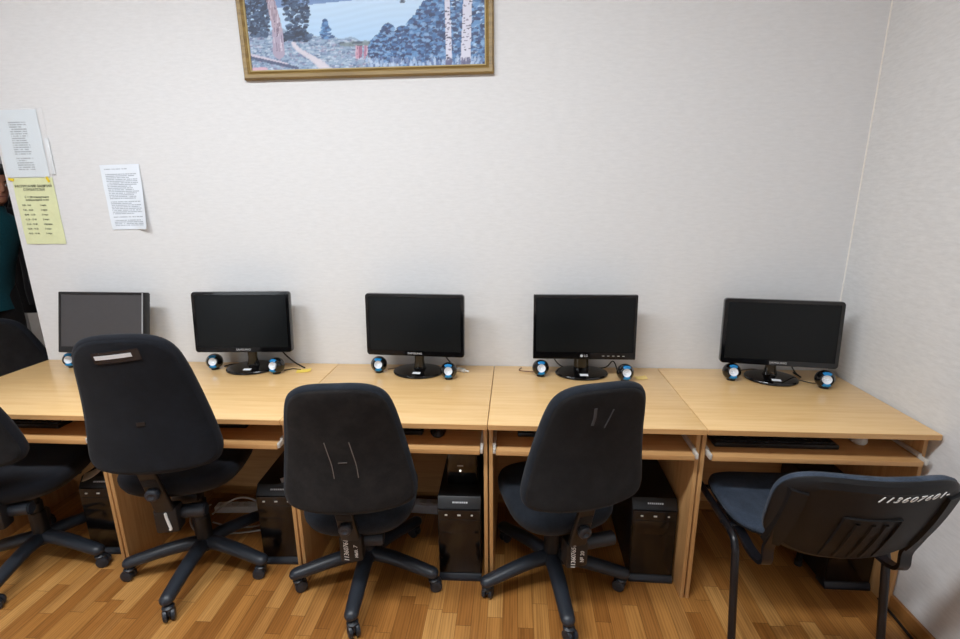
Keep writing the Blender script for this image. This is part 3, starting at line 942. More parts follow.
# leafy tops
for k in range(700):
    blob(0.72 + 0.28 * rng.random(), 0.44 + 0.2 * rng.random(), 0.014, 0.007, bl[rng.integers(len(bl))], 0.8)
for k in range(260):
    blob(0.0 + 0.2 * rng.random(), 0.42 + 0.2 * rng.random(), 0.014, 0.007, dk[rng.integers(len(dk))], 0.8)
C = np.clip(C, 0, 1)
LC = np.where(C <= 0.04045, C / 12.92, ((C + 0.055) / 1.055) ** 2.4)
me = bpy.data.meshes.new('canvas')
xs_ = np.linspace(-iw_ / 2, iw_ / 2, NXp); zs_ = np.linspace(fwid, fwid + ih_, NZp)
XX, ZZ = np.meshgrid(xs_, zs_)
verts = np.stack([XX.ravel(), np.full(XX.size, -0.0105), ZZ.ravel()], 1)
ii = np.arange(NXp * NZp).reshape(NZp, NXp)
faces = np.stack([ii[:-1, :-1].ravel(), ii[:-1, 1:].ravel(), ii[1:, 1:].ravel(), ii[1:, :-1].ravel()], 1)
me.from_pydata(verts.tolist(), [], faces.tolist())
at = me.color_attributes.new('paint', 'FLOAT_COLOR', 'POINT')
at.data.foreach_set('color', np.concatenate([LC.reshape(-1, 3), np.ones((LC.size // 3, 1))], 1).astype(np.float32).ravel())
t = NT('painted_canvas')
ca = t.n('ShaderNodeVertexColor', layer_name='paint')
t.l(ca.outputs[0], t.b.inputs['Base Color'])
t.b.inputs['Roughness'].default_value = 0.5
me.materials.append(t.m)
o = bpy.data.objects.new('canvas', me)
COL.objects.link(o)
o.parent = r
finish('backing_board', bx(-pw / 2 + 0.01, pw / 2 - 0.01, -0.0095, -0.002, 0.01, ph - 0.01), M_CARD, r)

# pinned sheet with a raised corner
def curl_sheet(w, h, th=0.0008, nx=12, nz=18, lift=0.0, side=0.0):
    bm = new()
    front, back = [], []
    for j in range(nz + 1):
        a, b = [], []
        for i in range(nx + 1):
            u, v = i / nx, j / nz
            y = -0.002 - lift * max(0, u - 0.55) ** 2 * max(0, 1 - v) ** 1.5 * 4 - 0.0015 * math.sin(u * 5 + v * 7) ** 2 - side * u * u
            a.append(bm.verts.new(((u - 0.5) * w, y - th, v * h)))
            b.append(bm.verts.new(((u - 0.5) * w, y, v * h)))
        front.append(a); back.append(b)
    for j in range(nz):
        for i in range(nx):
            bm.faces.new((front[j][i], front[j][i + 1], front[j + 1][i + 1], front[j + 1][i]))
            bm.faces.new((back[j][i + 1], back[j][i], back[j + 1][i], back[j + 1][i + 1]))
    for j in range(nz):
        bm.faces.new((front[j][0], front[j + 1][0], back[j + 1][0], back[j][0]))
        bm.faces.new((front[j][nx], back[j][nx], back[j + 1][nx], front[j + 1][nx]))
    for i in range(nx):
        bm.faces.new((front[0][i], back[0][i], back[0][i + 1], front[0][i + 1]))
        bm.faces.new((front[nz][i], front[nz][i + 1], back[nz][i + 1], back[nz][i]))
    return bm
o = finish('notice_sheet', curl_sheet(0.194, 0.296, lift=0.035), M_SHEET)
o.location = (-1.735, 0, 1.414)
o.rotation_euler = (0, R(-1), 0)
tag(o, 'white printed notice sheet with a lifting lower corner, alone on the wall', 'notice')
# plastic sleeve with a sheet
r = thing('plastic_sleeve', 'clear plastic sleeve holding a printed sheet, above the yellow timetable sheet', 'notice', (-2.200, 0, 1.660))
finish('printed_sheet', curl_sheet(0.212, 0.296, lift=0.0), M_SHEET2, r)
finish('sleeve_film', curl_sheet(0.252, 0.306, th=0.0006, lift=0.02), M_GLASS, r, matrix=Matrix.Translation((0.018, -0.005, -0.004)))
finish('folded_flap', bx(0.118, 0.140, -0.006, -0.004, 0.01, 0.17, 0.0005), M_LABEL, r)
# yellow timetable
r = thing('timetable_sheet', 'yellow-green timetable sheet at the end of the wall with yellow tape corners', 'notice', (-2.187, 0, 1.346))
finish('yellow_paper', curl_sheet(0.206, 0.311), M_YEL, r)
def line(s, size, x, z, al='CENTER', sp=1.0):
    b = text_bm(s, size, 0.0002, align=al, spacing=sp)
    bmesh.ops.transform(b, matrix=Matrix.Translation((x, -0.0052, z)) @ UPRIGHT, verts=b.verts)
    return b
bm = new()
merge(bm, line('РАСПИСАНИЕ ЗАНЯТИЙ', 0.0155, 0.0, 0.272))
merge(bm, line('СЛУШАТЕЛЕЙ', 0.0155, 0.0, 0.256))
finish('heading_text', bm, M_INK, r)
bm = new()
merge(bm, line('С 11.00 понедельник', 0.0125, 0.006, 0.222))
merge(bm, line('компьютерный класс', 0.0115, 0.006, 0.209))
rows_ = [('9.00 - 9.45', '1 пара'), ('9.45 - 10.30', '1 пара'), ('10.40 - 11.25', '2 пара'), ('11.25 - 12.10', '2 пара'), ('12.10 - 12.40', 'перерыв'), ('12.40 - 13.25', '3 пара'), ('13.25 - 14.10', '3 пара')]
for k, (a, b) in enumerate(rows_):
    z = 0.184 - 0.0222 * k
    merge(bm, line(a, 0.0105, -0.078, z, 'LEFT'))
    merge(bm, line(b, 0.0105, 0.012, z, 'LEFT'))
finish('timetable_text', bm, M_INK, r)
for sx, sz, a in ((-0.104, 0.304, 10), (0.082, 0.302, 70)):
    finish('yellow_tape', box(new(), (sx, -0.0062, sz), (0.026, 0.0008, 0.012), M=Matrix.Rotation(R(a), 4, 'Y')), M_TAPE, r)

# ------------------------------------------------------------------ swivel chairs
BACK_OUT = [(0.0, 1.0), (0.22, 0.997), (0.42, 0.980), (0.58, 0.940), (0.69, 0.870), (0.765, 0.75), (0.825, 0.60), (0.885, 0.44), (0.94, 0.29), (0.975, 0.18), (0.985, 0.11),
            (0.95, 0.055), (0.87, 0.022), (0.72, 0.006), (0.45, -0.004), (0.2, -0.006), (0.0, -0.006)]
def closed_spline(half):
    right = spline([(u, v, 0) for u, v in half], 3)
    R_ = [(p.x, p.y) for p in right]
    L_ = [(-u, v) for u, v in reversed(R_[1:-1])]
    return R_ + L_
OUTB = closed_spline(BACK_OUT)

def back_ring(w, h, s, depth, curve=0.9, inset=0.0):
    """outline shrunk by `inset` metres towards the middle, at depth (metres, + = towards the sitter)"""
    out = []
    for u, v in OUTB:
        x, z = u * w / 2, v * h
        cx, cz = 0.0, h * 0.45
        L = math.hypot(x - cx, z - cz)
        k = max(0.0, (L - inset)) / L if L > 1e-6 else 1
        x, z = cx + (x - cx) * k * s, cz + (z - cz) * k * s
        lum = 0.030 * math.cos((z / h - 0.35) * PI * 0.9)
        out.append(Vector((x, depth + curve * x * x + lum - 0.02, z)))
    return out

def sq_ring(w, d, p, z, dy=0.0, n=40):
    out = []
    for k in range(n):
        a = 2 * PI * k / n
        c, s = math.cos(a), math.sin(a)
        out.append(Vector((w / 2 * math.copysign(abs(c) ** (2 / p), c), d / 2 * math.copysign(abs(s) ** (2 / p), s) + dy, z)))
    return out

def make_swivel(label, loc, base_a, yaw, lift=0.0, back_z=0.52, bw=0.43, bh=0.45, tilt=12, by=-0.25, cloth=None, shell=None, seat_cloth=None, marks=None, group='black swivel chairs at the desks', tube_dir=1, bar_x=0.0, knob=True, seat_w=1.0, drop=0.0, mech=0.0, kz=0.0, tl=0.108, back_x=0.0):
    r = thing('swivel_chair', label, 'chair', loc, 0, group)
    cloth = cloth or M_FAB
    shell = shell or M_FELT2
    seat_cloth = seat_cloth or cloth
    RZ = Matrix.Rotation(R(yaw), 4, 'Z')
    zs = 0.455 + lift                 # top of seat
    zm = zs - mech                    # level of the tilt mechanism
    # five star base
    bm = new()
    lathe(bm, [(0.020, 0.075), (0.040, 0.085), (0.048, 0.105), (0.044, 0.128), (0.032, 0.134)], 28)
    for k in range(5):
        a = R(base_a + 72 * k)
        c, s = math.cos(a), math.sin(a)
        pts = [(0.02 * c, 0.02 * s, 0.112), (0.09 * c, 0.09 * s, 0.112), (0.17 * c, 0.17 * s, 0.103), (0.24 * c, 0.24 * s, 0.091), (0.288 * c, 0.288 * s, 0.083)]
        tube(bm, spline(pts, 3), [0.034, 0.033, 0.032, 0.031, 0.031, 0.030, 0.030, 0.029, 0.029, 0.028, 0.028, 0.027, 0.027][:len(spline(pts, 3))], 14, 0.82, dome=True)
    finish('star_base', bm, M_BLKSAT, r)
    for k in range(5):
        a = R(base_a + 72 * k)
        c, s = math.cos(a), math.sin(a)
        sw = random.uniform(0, 2 * PI) if k else R(base_a) + 0.5
        Mx = Matrix.Translation((0.288 * c, 0.288 * s, 0)) @ Matrix.Rotation(sw, 4, 'Z')
        bm = new()
        tube(bm, [(0, 0, 0.045), (0, 0, 0.082)], 0.0075, 10)
        lathe(bm, [(0.006, 0.042), (0.021, 0.046), (0.022, 0.054), (0.012, 0.062)], 18, Matrix.Translation((0.006, 0, 0)))
        box(bm, (0.012, 0, 0.036), (0.030, 0.010, 0.030), 0.004)
        ca_ = finish('caster', bm, M_BLKSAT, r, matrix=Mx)
        for sy in (-1, 1):
            bm = new()
            lathe(bm, [(0.004, 0.004), (0.020, 0.005), (0.0245, 0.008), (0.025, 0.013), (0.0235, 0.019), (0.016, 0.022), (0.004, 0.022)], 26,
                  Matrix.Translation((0.014, 0, 0.025)) @ Matrix.Rotation(R(-90 * sy), 4, 'X'))
            finish('caster_wheel', bm, M_BLKSAT, ca_, matrix=Mx)
    # column
    bm = new()
    lathe(bm, [(0.031, 0.130), (0.031, 0.235), (0.027, 0.240), (0.027, 0.26 + lift * 0.6), (0.022, 0.262 + lift * 0.6), (0.022, zs - drop - 0.10)], 24)
    finish('gas_column', bm, M_BLK, r)
    # mechanism
    bm = new()
    box(bm, (0, -0.01, zs - drop - 0.098), (0.19, 0.21, 0.022), 0.006)
    box(bm, (0, -0.03, zm - 0.117), (0.10, 0.17, 0.04), 0.008)
    tube(bm, [(0.09, 0.03, zs - 0.105), (0.15, 0.04, zs - 0.108), (0.17, 0.043, zs - 0.108)], [0.005, 0.005, 0.008], 10, dome=True)
    finish('tilt_mechanism', bm, M_BLK, r, matrix=RZ)
    bm = new()
    x0 = bar_x
    tube(bm, [(x0 - 0.02, -0.175, zm - 0.128), (x0 + tl * tube_dir, -0.175, zm - 0.128)], 0.0265, 22)
    for q in (x0 + tl * tube_dir,):
        tube(bm, [(q, -0.175, zm - 0.128), (q + 0.004 * tube_dir, -0.175, zm - 0.128)], 0.022, 22)
    finish('spring_tube', bm, M_BLKSAT, r, matrix=RZ)
    # back support bar
    top_z = back_z + 0.12
    t_ = R(tilt)
    bm = new()
    box(bm, (bar_x, -0.200, zm - 0.132), (0.084, 0.06, 0.104), 0.010)
    ysl = lambda z: by + 0.008 - (z - back_z) * math.tan(t_)
    za, zb = zm - 0.10, top_z
    rings = []
    for z, hw, th in ((za, 0.034, 0.012), (zm - 0.03, 0.032, 0.011), (back_z + 0.02, 0.029, 0.010), (top_z, 0.027, 0.004)):
        y = ysl(z) if z > back_z else (-0.215 + (ysl(back_z + 0.02) + 0.215) * (z - za) / (back_z + 0.02 - za))
        rings.append([(bar_x + px, y + py, z) for px, py in rrect(2 * hw, 2 * th, th * 0.6, 3)])
    loft(bm, rings)
    for k in range(5):
        z = zm - 0.005 + kz + 0.007 * k
        y = -0.215 + (ysl(back_z + 0.02) + 0.215) * (z - za) / (back_z + 0.02 - za)
        box(bm, (bar_x, y - 0.011, z), (0.052, 0.006, 0.0035), 0.001)
    bar = finish('back_support_bar', bm, M_BLK, r, matrix=RZ)
    if knob:
        zk = zm - 0.040 + kz
        yk = -0.215 + (ysl(back_z + 0.02) + 0.215) * (zk - za) / (back_z + 0.02 - za)
        bm = new()
        lathe(bm, [(0.010, 0.0), (0.021, 0.003), (0.0235, 0.008), (0.0235, 0.024), (0.020, 0.029), (0.012, 0.031), (0.008, 0.028)], 18, Matrix.Translation((bar_x, yk - 0.008, zk)) @ Matrix.Rotation(R(90), 4, 'X'))
        for k in range(9):
            a = 2 * PI * k / 9
            box(bm, (bar_x + 0.0225 * math.cos(a), yk - 0.022, zk + 0.0225 * math.sin(a)), (0.005, 0.018, 0.005), 0.002)
        finish('adjusting_knob', bm, M_BLKSAT, bar, matrix=RZ)
    # seat
    bm = new()
    prs = [(0.40, 0.38, zs - 0.075), (0.435, 0.42, zs - 0.066), (0.455, 0.438, zs - 0.045), (0.458, 0.44, zs - 0.028), (0.445, 0.428, zs - 0.012), (0.41, 0.395, zs - 0.003), (0.33, 0.32, zs), (0.18, 0.17, zs - 0.002), (0.05, 0.05, zs - 0.004)]
    rings = []
    for w_, d_, z in prs:
        ring = sq_ring(w_ * seat_w, d_, 3.1, z, 0.0)
        for p in ring:
            p.z += -0.10 * max(0, p.y - 0.12) ** 1.5 + 0.16 * p.x * p.x - drop
        rings.append(ring)
    loft(bm, rings)
    seat = finish('seat_cushion', bm, seat_cloth, r, matrix=RZ, angle=60)
    bm = new()
    rings = []
    for w_, d_, z in ((0.30, 0.29, zs - 0.090), (0.40, 0.385, zs - 0.084), (0.428, 0.412, zs - 0.070), (0.43, 0.414, zs - 0.060)):
        ring = sq_ring(w_ * seat_w, d_, 3.1, z, 0.0)
        for p in ring:
            p.z += -0.10 * max(0, p.y - 0.12) ** 1.5 + 0.16 * p.x * p.x - drop
        rings.append(ring)
    loft(bm, rings)
    finish('seat_pan', bm, M_BLK, r, matrix=RZ, angle=60)
    # backrest
    TB = RZ @ Matrix.Translation((back_x, by, back_z)) @ Matrix.Rotation(t_, 4, 'X')
    bm = new()
    rg = [back_ring(bw, bh, 1, -0.012, inset=0.012), back_ring(bw, bh, 1, -0.006, inset=0.003), back_ring(bw, bh, 1, 0.004, inset=0.0), back_ring(bw, bh, 1, 0.016, inset=0.003),
          back_ring(bw, bh, 1, 0.026, inset=0.014), back_ring(bw, bh, 1, 0.034, inset=0.04), back_ring(bw, bh, 0.6, 0.042, inset=0.04), back_ring(bw, bh, 0.2, 0.044, inset=0.04)]
    loft(bm, rg)
    finish('backrest_cushion', bm, cloth, r, matrix=TB, angle=70)
    bm = new()
    rg = [back_ring(bw, bh, 1, -0.010, inset=0.013), back_ring(bw, bh, 1, -0.0165, inset=0.015), back_ring(bw, bh, 1, -0.019, inset=0.024), back_ring(bw, bh, 1, -0.020, inset=0.06), back_ring(bw, bh, 0.55, -0.021, inset=0.06), back_ring(bw, bh, 0.15, -0.021, inset=0.06)]
    loft(bm, rg)
    sh = finish('back_shell', bm, shell, r, matrix=TB, angle=70)
    def on_back(u, z, off=0.0):
        """a point on the rear of the backrest"""
        lum = 0.030 * math.cos((z / bh - 0.35) * PI * 0.9)
        return Vector((u, -0.022 + 0.9 * u * u + lum - 0.02 - off, z))
    if marks:
        marks(r, sh, bar, TB, RZ, on_back, zm, bar_x, bw, bh)
    return r

def patch(on_back, pts, w, off=0.0012):
    """thin strip lying on the rear of a backrest along (u, z) points"""
    bm = new()
    rings = []
    P = spline([(u, z, 0) for u, z in pts], 5)
    for i, p in enumerate(P):
        d = (P[min(i + 1, len(P) - 1)] - P[max(i - 1, 0)]).normalized()
        nx, nz = -d.y * w / 2, d.x * w / 2
        a = on_back(p.x + nx, p.y + nz, off); b = on_back(p.x - nx, p.y - nz, off)
        a2 = on_back(p.x + nx, p.y + nz, -0.001); b2 = on_back(p.x - nx, p.y - nz, -0.001)
        rings.append([a, b, b2, a2])
    loft(bm, rings)
    return bm

def marks_B(r, sh, bar, TB, RZ, on_back, zs, bx_, bw, bh):
    o = finish('tape_strip', patch(on_back, [(-0.075, 0.450), (0.0, 0.456), (0.065, 0.462)], 0.040), plain('clear_glossy_tape', rgb(34, 36, 42), 0.15), sh, matrix=TB)
    o = finish('paper_strip', patch(on_back, [(-0.068, 0.452), (0.0, 0.458), (0.042, 0.462)], 0.014, 0.002), M_LABEL, sh, matrix=TB)
    o['label'] = 'white paper strip under clear tape'
    finish('shell_slot', patch(on_back, [(-0.012, 0.20), (0.016, 0.20)], 0.014, 0.0016), M_BLK, sh, matrix=TB)
    bm = new()
    tube(bm, spline([(bx_ + 0.004, -0.2320, zs - 0.098), (bx_ + 0.006, -0.2320, zs - 0.118), (bx_ + 0.014, -0.2320, zs - 0.160), (bx_ + 0.012, -0.2320, zs - 0.166)], 4), 0.005, 8, dome=True)
    o = finish('paint_mark', bm, M_PAINT, bar, matrix=RZ)
    o['label'] = 'white painted stroke'

def scribble(s, size, cx, cz, y, zs, RZ, bar, rot=-90):
    bm = text_bm(s, size, 0.0006, shear=0.25, spacing=0.95)
    M = RZ @ Matrix.Translation((cx, y, cz)) @ UPRIGHT @ Matrix.Rotation(R(rot), 4, 'Z')
    o = finish('handwritten_number', bm, M_PAINT, bar, matrix=M)
    o['label'] = 'white handwritten number'

def marks_C(r, sh, bar, TB, RZ, on_back, zs, bx_, bw, bh):
    scribble('11360761', 0.024, bx_ - 0.016, zs - 0.133, -0.2310, zs, RZ, bar, 90)
    scribble('инв. 7', 0.020, bx_ + 0.018, zs - 0.140, -0.2310, zs, RZ, bar, 90)
    for u in (-0.042, 0.036):
        o = finish('scratch_mark', patch(on_back, [(u - 0.010, 0.29), (u - 0.004, 0.25), (u + 0.004, 0.20), (u + 0.007, 0.15)], 0.0022), plain('pale_scratch', rgb(120, 112, 106), 0.8), sh, matrix=TB)
    finish('shell_slot', patch(on_back, [(-0.016, 0.21), (0.012, 0.21)], 0.003), plain('pale_scratch', rgb(80, 74, 70), 0.8), sh, matrix=TB)

def marks_D(r, sh, bar, TB, RZ, on_back, zs, bx_, bw, bh):
    scribble('113607651', 0.0235, bx_ - 0.016, zs - 0.133, -0.2310, zs, RZ, bar, 90)
    scribble('№ 20', 0.021, bx_ + 0.018, zs - 0.140, -0.2310, zs, RZ, bar, 90)
    dust = plain('grey_dust_smear', rgb(72, 73, 76), 0.9, var=0.3)
    finish('dust_smear', patch(on_back, [(-0.030, 0.410), (-0.027, 0.375), (-0.030, 0.345)], 0.009), dust, sh, matrix=TB)
    finish('dust_smear', patch(on_back, [(0.030, 0.400), (0.022, 0.365), (0.012, 0.33)], 0.004), dust, sh, matrix=TB)

CA = make_swivel('black swivel chair cut off by the picture edge, at the open-ended desk', (-1.985, -0.525, 0), -8, 15, lift=0.03, back_z=0.60, bw=0.43, bh=0.43, tilt=10, by=-0.30, shell=M_FELT3, drop=0.01)
CB = make_swivel('tall black swivel chair with a white paper strip taped across its back', (-1.236, -0.517, 0), -85, 12, lift=0.085, back_z=0.625, bw=0.445, bh=0.525, tilt=5, by=-0.305, back_x=0.018, shell=M_FELT2, cloth=M_FAB, marks=marks_B, bar_x=-0.018, mech=0.032, kz=0.055, tl=0.12)
CC = make_swivel('black swivel chair with a dusty brown-black back carrying two long scratches', (-0.508, -0.543, 0), -86, 7, lift=0.0, back_z=0.515, bw=0.462, bh=0.50, tilt=6, by=-0.305, shell=M_FELT, cloth=M_FABN, marks=marks_C, bar_x=-0.012, drop=0.035, seat_w=0.94, mech=0.016, kz=0.035, back_x=0.016)
CD = make_swivel('black swivel chair in front of the square-cornered monitor, navy seat edge showing', (0.253, -0.520, 0), -82, 17, lift=0.0, back_z=0.535, bw=0.445, bh=0.485, tilt=7, by=-0.30, shell=M_FELT3, cloth=M_FABN, marks=marks_D, seat_w=0.90, drop=0.012, mech=0.03, kz=0.04, tl=0.165, bar_x=0.008)

# ------------------------------------------------------------------ stacking chair
def make_stacking_chair(label, loc, yaw):
    r = thing('stacking_chair', label, 'chair', loc, R(yaw))
    rt = 0.0125
    BW, BH = 0.480, 0.355
    tl = 21
    TB = Matrix.Translation((-0.004, -0.345, 0.478)) @ Matrix.Rotation(R(tl), 4, 'X')
    cur = 0.95
    X = 0.240
    for sx in (-1, 1):
        x = sx * X
        bm = new()
        pts = [(x, 0.21, 0.0), (x, 0.195, 0.22), (x, 0.178, 0.385), (x, 0.162, 0.418), (x, 0.125, 0.430), (x, 0.0, 0.430), (x, -0.155, 0.430), (x, -0.190, 0.418), (x, -0.208, 0.385), (x, -0.235, 0.22), (x, -0.272, 0.0)]
        sm = [Vector(pts[0]), Vector(pts[1])] + spline(pts[2:5], 5) + [Vector(pts[5])] + spline(pts[6:9], 5) + [Vector(pts[9]), Vector(pts[10])]
        # oval section: a flattened round tube
        tube(bm, sm, rt, 14)
        f = finish('leg_frame', bm, M_PIPE, r)
        for y in (0.21, -0.272):
            finish('foot_cap', lathe(new(), [(0.011, 0.0), (0.0155, 0.0), (0.0155, 0.022), (0.0128, 0.024)], 16), M_BLK, f, matrix=Matrix.Translation((x, y, 0)))
        # bracket from the seat up to the back
        xb = sx * 0.200
        bm = new()
        up_ = [TB @ Vector((xb, cur * xb * xb - 0.010, q)) for q in (0.01, 0.07, 0.14)]
        pts = [(xb, 0.02, 0.424), (xb, -0.15, 0.416), (xb, -0.225, 0.408), (xb, up_[0].y + 0.028, 0.420), (xb, up_[0].y + 0.004, 0.448)] + up_
        P = spline(pts, 6)
        rings = []
        for i, p in enumerate(P):
            d = (P[min(i + 1, len(P) - 1)] - P[max(i - 1, 0)]).normalized()
            nn = Vector((0, -d.z, d.y))
            rings.append([p + Vector((-0.016, 0, 0)) + nn * 0.006, p + Vector((0.016, 0, 0)) + nn * 0.006, p + Vector((0.016, 0, 0)) - nn * 0.006, p + Vector((-0.016, 0, 0)) - nn * 0.006])
        loft(bm, rings)
        finish('back_bracket', bm, M_PIPE, r)
        for y in (0.10, -0.11):
            finish('frame_bolt', lathe(new(), [(0.0001, 0), (0.008, 0), (0.008, 0.004), (0.004, 0.006), (0.0001, 0.006)], 14), M_STEEL if False else M_PIPE, f, matrix=Matrix.Translation((x + sx * 0.010, y, 0.430)) @ Matrix.Rotation(R(90) * sx, 4, 'Y'))
    bm = new()
    for y in (0.11, -0.12):
        tube(bm, [(-X, y, 0.425), (X, y, 0.425)], 0.009, 10)
    finish('cross_bar', bm, M_PIPE, r)
    # seat
    def sring(w_, d_, z, p=3.6):
        ring = sq_ring(w_, d_ * 0.90, p, z - 0.010, -0.015, 44)
        for q in ring:
            q.z += 0.10 * q.x * q.x * 2 - 0.16 * max(0, q.y - 0.13) ** 1.4 * 2 + 0.02 * max(0, -q.y - 0.1)
        return ring
    bm = new()
    loft(bm, [sring(0.36, 0.34, 0.436), sring(0.44, 0.41, 0.438), sring(0.462, 0.432, 0.446), sring(0.464, 0.434, 0.451)])
    finish('seat_shell', bm, M_SHELL, r, angle=60)
    bm = new()
    loft(bm, [sring(0.455, 0.425, 0.449), sring(0.462, 0.432, 0.456), sring(0.456, 0.426, 0.468), sring(0.43, 0.40, 0.476), sring(0.34, 0.32, 0.479), sring(0.16, 0.15, 0.478), sring(0.04, 0.04, 0.477)])
    finish('seat_cushion', bm, M_BLUEFAB, r, angle=60)
    # backrest
    def bring(w_, h_, dy, p=3.4):
        out = []
        for k in range(56):
            a = 2 * PI * k / 56
            c, s = math.cos(a), math.sin(a)
            x = w_ / 2 * math.copysign(abs(c) ** (2 / p), c)
            z = h_ / 2 * math.copysign(abs(s) ** (2 / p), s)
            x *= 1 + 0.05 * z / (h_ / 2)
            out.append(Vector((x, cur * x * x + dy + 0.012 * (z / 0.16) ** 2, z + BH / 2)))
        return out
    bm = new()
    loft(bm, [bring(BW, BH, 0.000), bring(BW, BH, -0.004), bring(BW - 0.012, BH - 0.012, -0.012), bring(BW - 0.05, BH - 0.05, -0.018), bring(BW - 0.075, BH - 0.075, -0.0145), bring(BW - 0.2, BH - 0.14, -0.0145), bring(0.05, 0.03, -0.0145)])
    sh = finish('back_shell', bm, M_SHELL, r, matrix=TB, angle=28)
    bm = new()
    loft(bm, [bring(BW - 0.002, BH - 0.002, -0.002), bring(BW + 0.002, BH + 0.002, 0.008), bring(BW - 0.012, BH - 0.012, 0.022), bring(BW - 0.06, BH - 0.06, 0.030), bring(BW - 0.25, BH - 0.14, 0.033), bring(0.05, 0.03, 0.034)])
    finish('back_cushion', bm, M_BLUEFAB, r, matrix=TB, angle=60)
    # moulded rectangle with ribs on the shell
    def sp_(x, z, off):
        return Vector((x, cur * x * x - 0.0145 - off + 0.012 * ((z - BH / 2) / 0.16) ** 2, z))
    def rib(p0, p1, w_, off, nm):
        bm = new()
        rings = []
        for i in range(11):
            t_ = i / 10
            x, z = p0[0] + (p1[0] - p0[0]) * t_, p0[1] + (p1[1] - p0[1]) * t_
            dx, dz = p1[0] - p0[0], p1[1] - p0[1]
            L = math.hypot(dx, dz)
            nx, nz = -dz / L * w_ / 2, dx / L * w_ / 2
            rings.append([sp_(x + nx, z + nz, -0.002), sp_(x + nx * 0.6, z + nz * 0.6, off), sp_(x - nx * 0.6, z - nz * 0.6, off), sp_(x - nx, z - nz, -0.002)])
        loft(bm, rings)
        return finish(nm, bm, M_SHELL, sh, matrix=TB)
    rx, z0, z1 = 0.075, 0.030, 0.225
    bm = new()
    rib((-rx, z1), (rx, z1), 0.006, 0.0035, 'moulded_rib'); rib((-rx, z0), (-rx, z1), 0.006, 0.0035, 'moulded_rib'); rib((rx, z0), (rx, z1), 0.006, 0.0035, 'moulded_rib')
    for x in (-0.035, 0.005, 0.040):
        rib((x, z0), (x, z1 - 0.02), 0.014, 0.004, 'moulded_rib')
    bm.free()
    # side channels where the brackets enter
    for sx in (-1, 1):
        bm = new()
        rings = []
        for i in range(9):
            z = 0.035 + (BH - 0.10) * i / 8
            x = sx * 0.200
            hw = 0.024
            rings.append([sp_(x - hw, z, -0.003), sp_(x - hw * 0.8, z, 0.010), sp_(x + hw * 0.8, z, 0.010), sp_(x + hw, z, -0.003)])
        loft(bm, rings)
        finish('bracket_sleeve', bm, M_SHELL, sh, matrix=TB)
    # handwritten inventory number along the top rim
    tx = text_bm('113607601-', 0.033, 0.0008, shear=0.45, spacing=1.25)
    zt_ = BH - 0.042
    for v in tx.verts:
        x, yv, zv = v.co.x + 0.068, v.co.y * 0.8, v.co.z
        v.co = Vector((x, cur * x * x - 0.0185 - zv - 0.001 + 0.012 * ((zt_ + yv - BH / 2) / 0.16) ** 2, zt_ + yv))
    o = finish('handwritten_number', tx, M_PAINT, sh, matrix=TB)
    o['label'] = 'white handwritten number along the top rim'
    return r
make_stacking_chair('blue-grey stacking chair with a white number on its black plastic back', (1.080, -0.590, 0), 0)

# ------------------------------------------------------------------ beyond the end of the wall: a person, a chair, a cabinet
CF = make_swivel('black padded chair beyond the wall end, in front of the person in teal', (-2.95, 0.60, 0), 20, 8, lift=0.03, back_z=0.46, bw=0.46, bh=0.46, tilt=10, by=-0.28, shell=M_FELT3, group=None, knob=False)
r = thing('low_cabinet', 'pale low cabinet behind the person in teal', 'cabinet', (-3.82, 2.02, 0), 0)
finish('cabinet_body', bx(-0.55, 0.55, -0.2, 0.2, 0.05, 0.80, 0.004), M_CARD, r)
for k in range(2):
    dr = finish('cabinet_door', bx(-0.54 + 0.545 * k, -0.005 + 0.545 * k, -0.218, -0.2, 0.06, 0.79, 0.003), M_WHITE, r)
    finish('door_handle', bx((-0.04 if k == 0 else 0.025), (-0.025 if k == 0 else 0.04), -0.238, -0.218, 0.45, 0.57, 0.003), M_SILVER, dr)
finish('plinth', bx(-0.53, 0.53, -0.18, 0.18, 0, 0.05), M_BLK, r)

r = thing('coat_stand', 'dark coat stand holding a black coat beyond the wall end', 'coat stand', (-3.68, 1.42, 0))
finish('stand_pole', lathe(new(), [(0.016, 0.02), (0.016, 1.68), (0.024, 1.70), (0.016, 1.73), (0.004, 1.74)], 16), M_PIPE, r)
bm = new()
for k in range(4):
    a = R(45 + 90 * k)
    tube(bm, spline([(0, 0, 0.10), (0.12 * math.cos(a), 0.12 * math.sin(a), 0.07), (0.22 * math.cos(a), 0.22 * math.sin(a), 0.014)], 4), 0.012, 10, dome=True)
finish('stand_base', bm, M_PIPE, r)
for k in range(4):
    a = R(90 * k)
    finish('coat_hook', tube(new(), spline([(0, 0, 1.58), (0.05 * math.cos(a), 0.05 * math.sin(a), 1.575), (0.085 * math.cos(a), 0.085 * math.sin(a), 1.60), (0.10 * math.cos(a), 0.10 * math.sin(a), 1.65)], 4), 0.007, 8, dome=True), M_PIPE, r)
r = thing('coat', 'black coat hanging between the person in teal and the wall end', 'coat', (-3.68, 1.305, 0))
bm = new()
rings = []
for z, a, b in ((0.70, 0.225, 0.080), (0.90, 0.215, 0.078), (1.10, 0.195, 0.072), (1.30, 0.175, 0.066), (1.42, 0.150, 0.058), (1.50, 0.095, 0.050), (1.56, 0.055, 0.040), (1.60, 0.030, 0.020)):
    rings.append([(a * math.cos(t_) * (1 + 0.03 * math.sin(9 * t_)), b * math.sin(t_) * (1 + 0.12 * math.sin(7 * t_ + 1)), z) for t_ in [2 * PI * k / 56 for k in range(56)]])
loft(bm, rings)
finish('coat_body', bm, M_JACKET, r, angle=80)
for sx in (-1, 1):
    finish('coat_sleeve', tube(new(), spline([(sx * 0.13, 0, 1.43), (sx * 0.195, -0.01, 1.28), (sx * 0.225, -0.02, 1.05), (sx * 0.235, -0.015, 0.84)], 5), 0.055, 16), M_JACKET, r, angle=80)
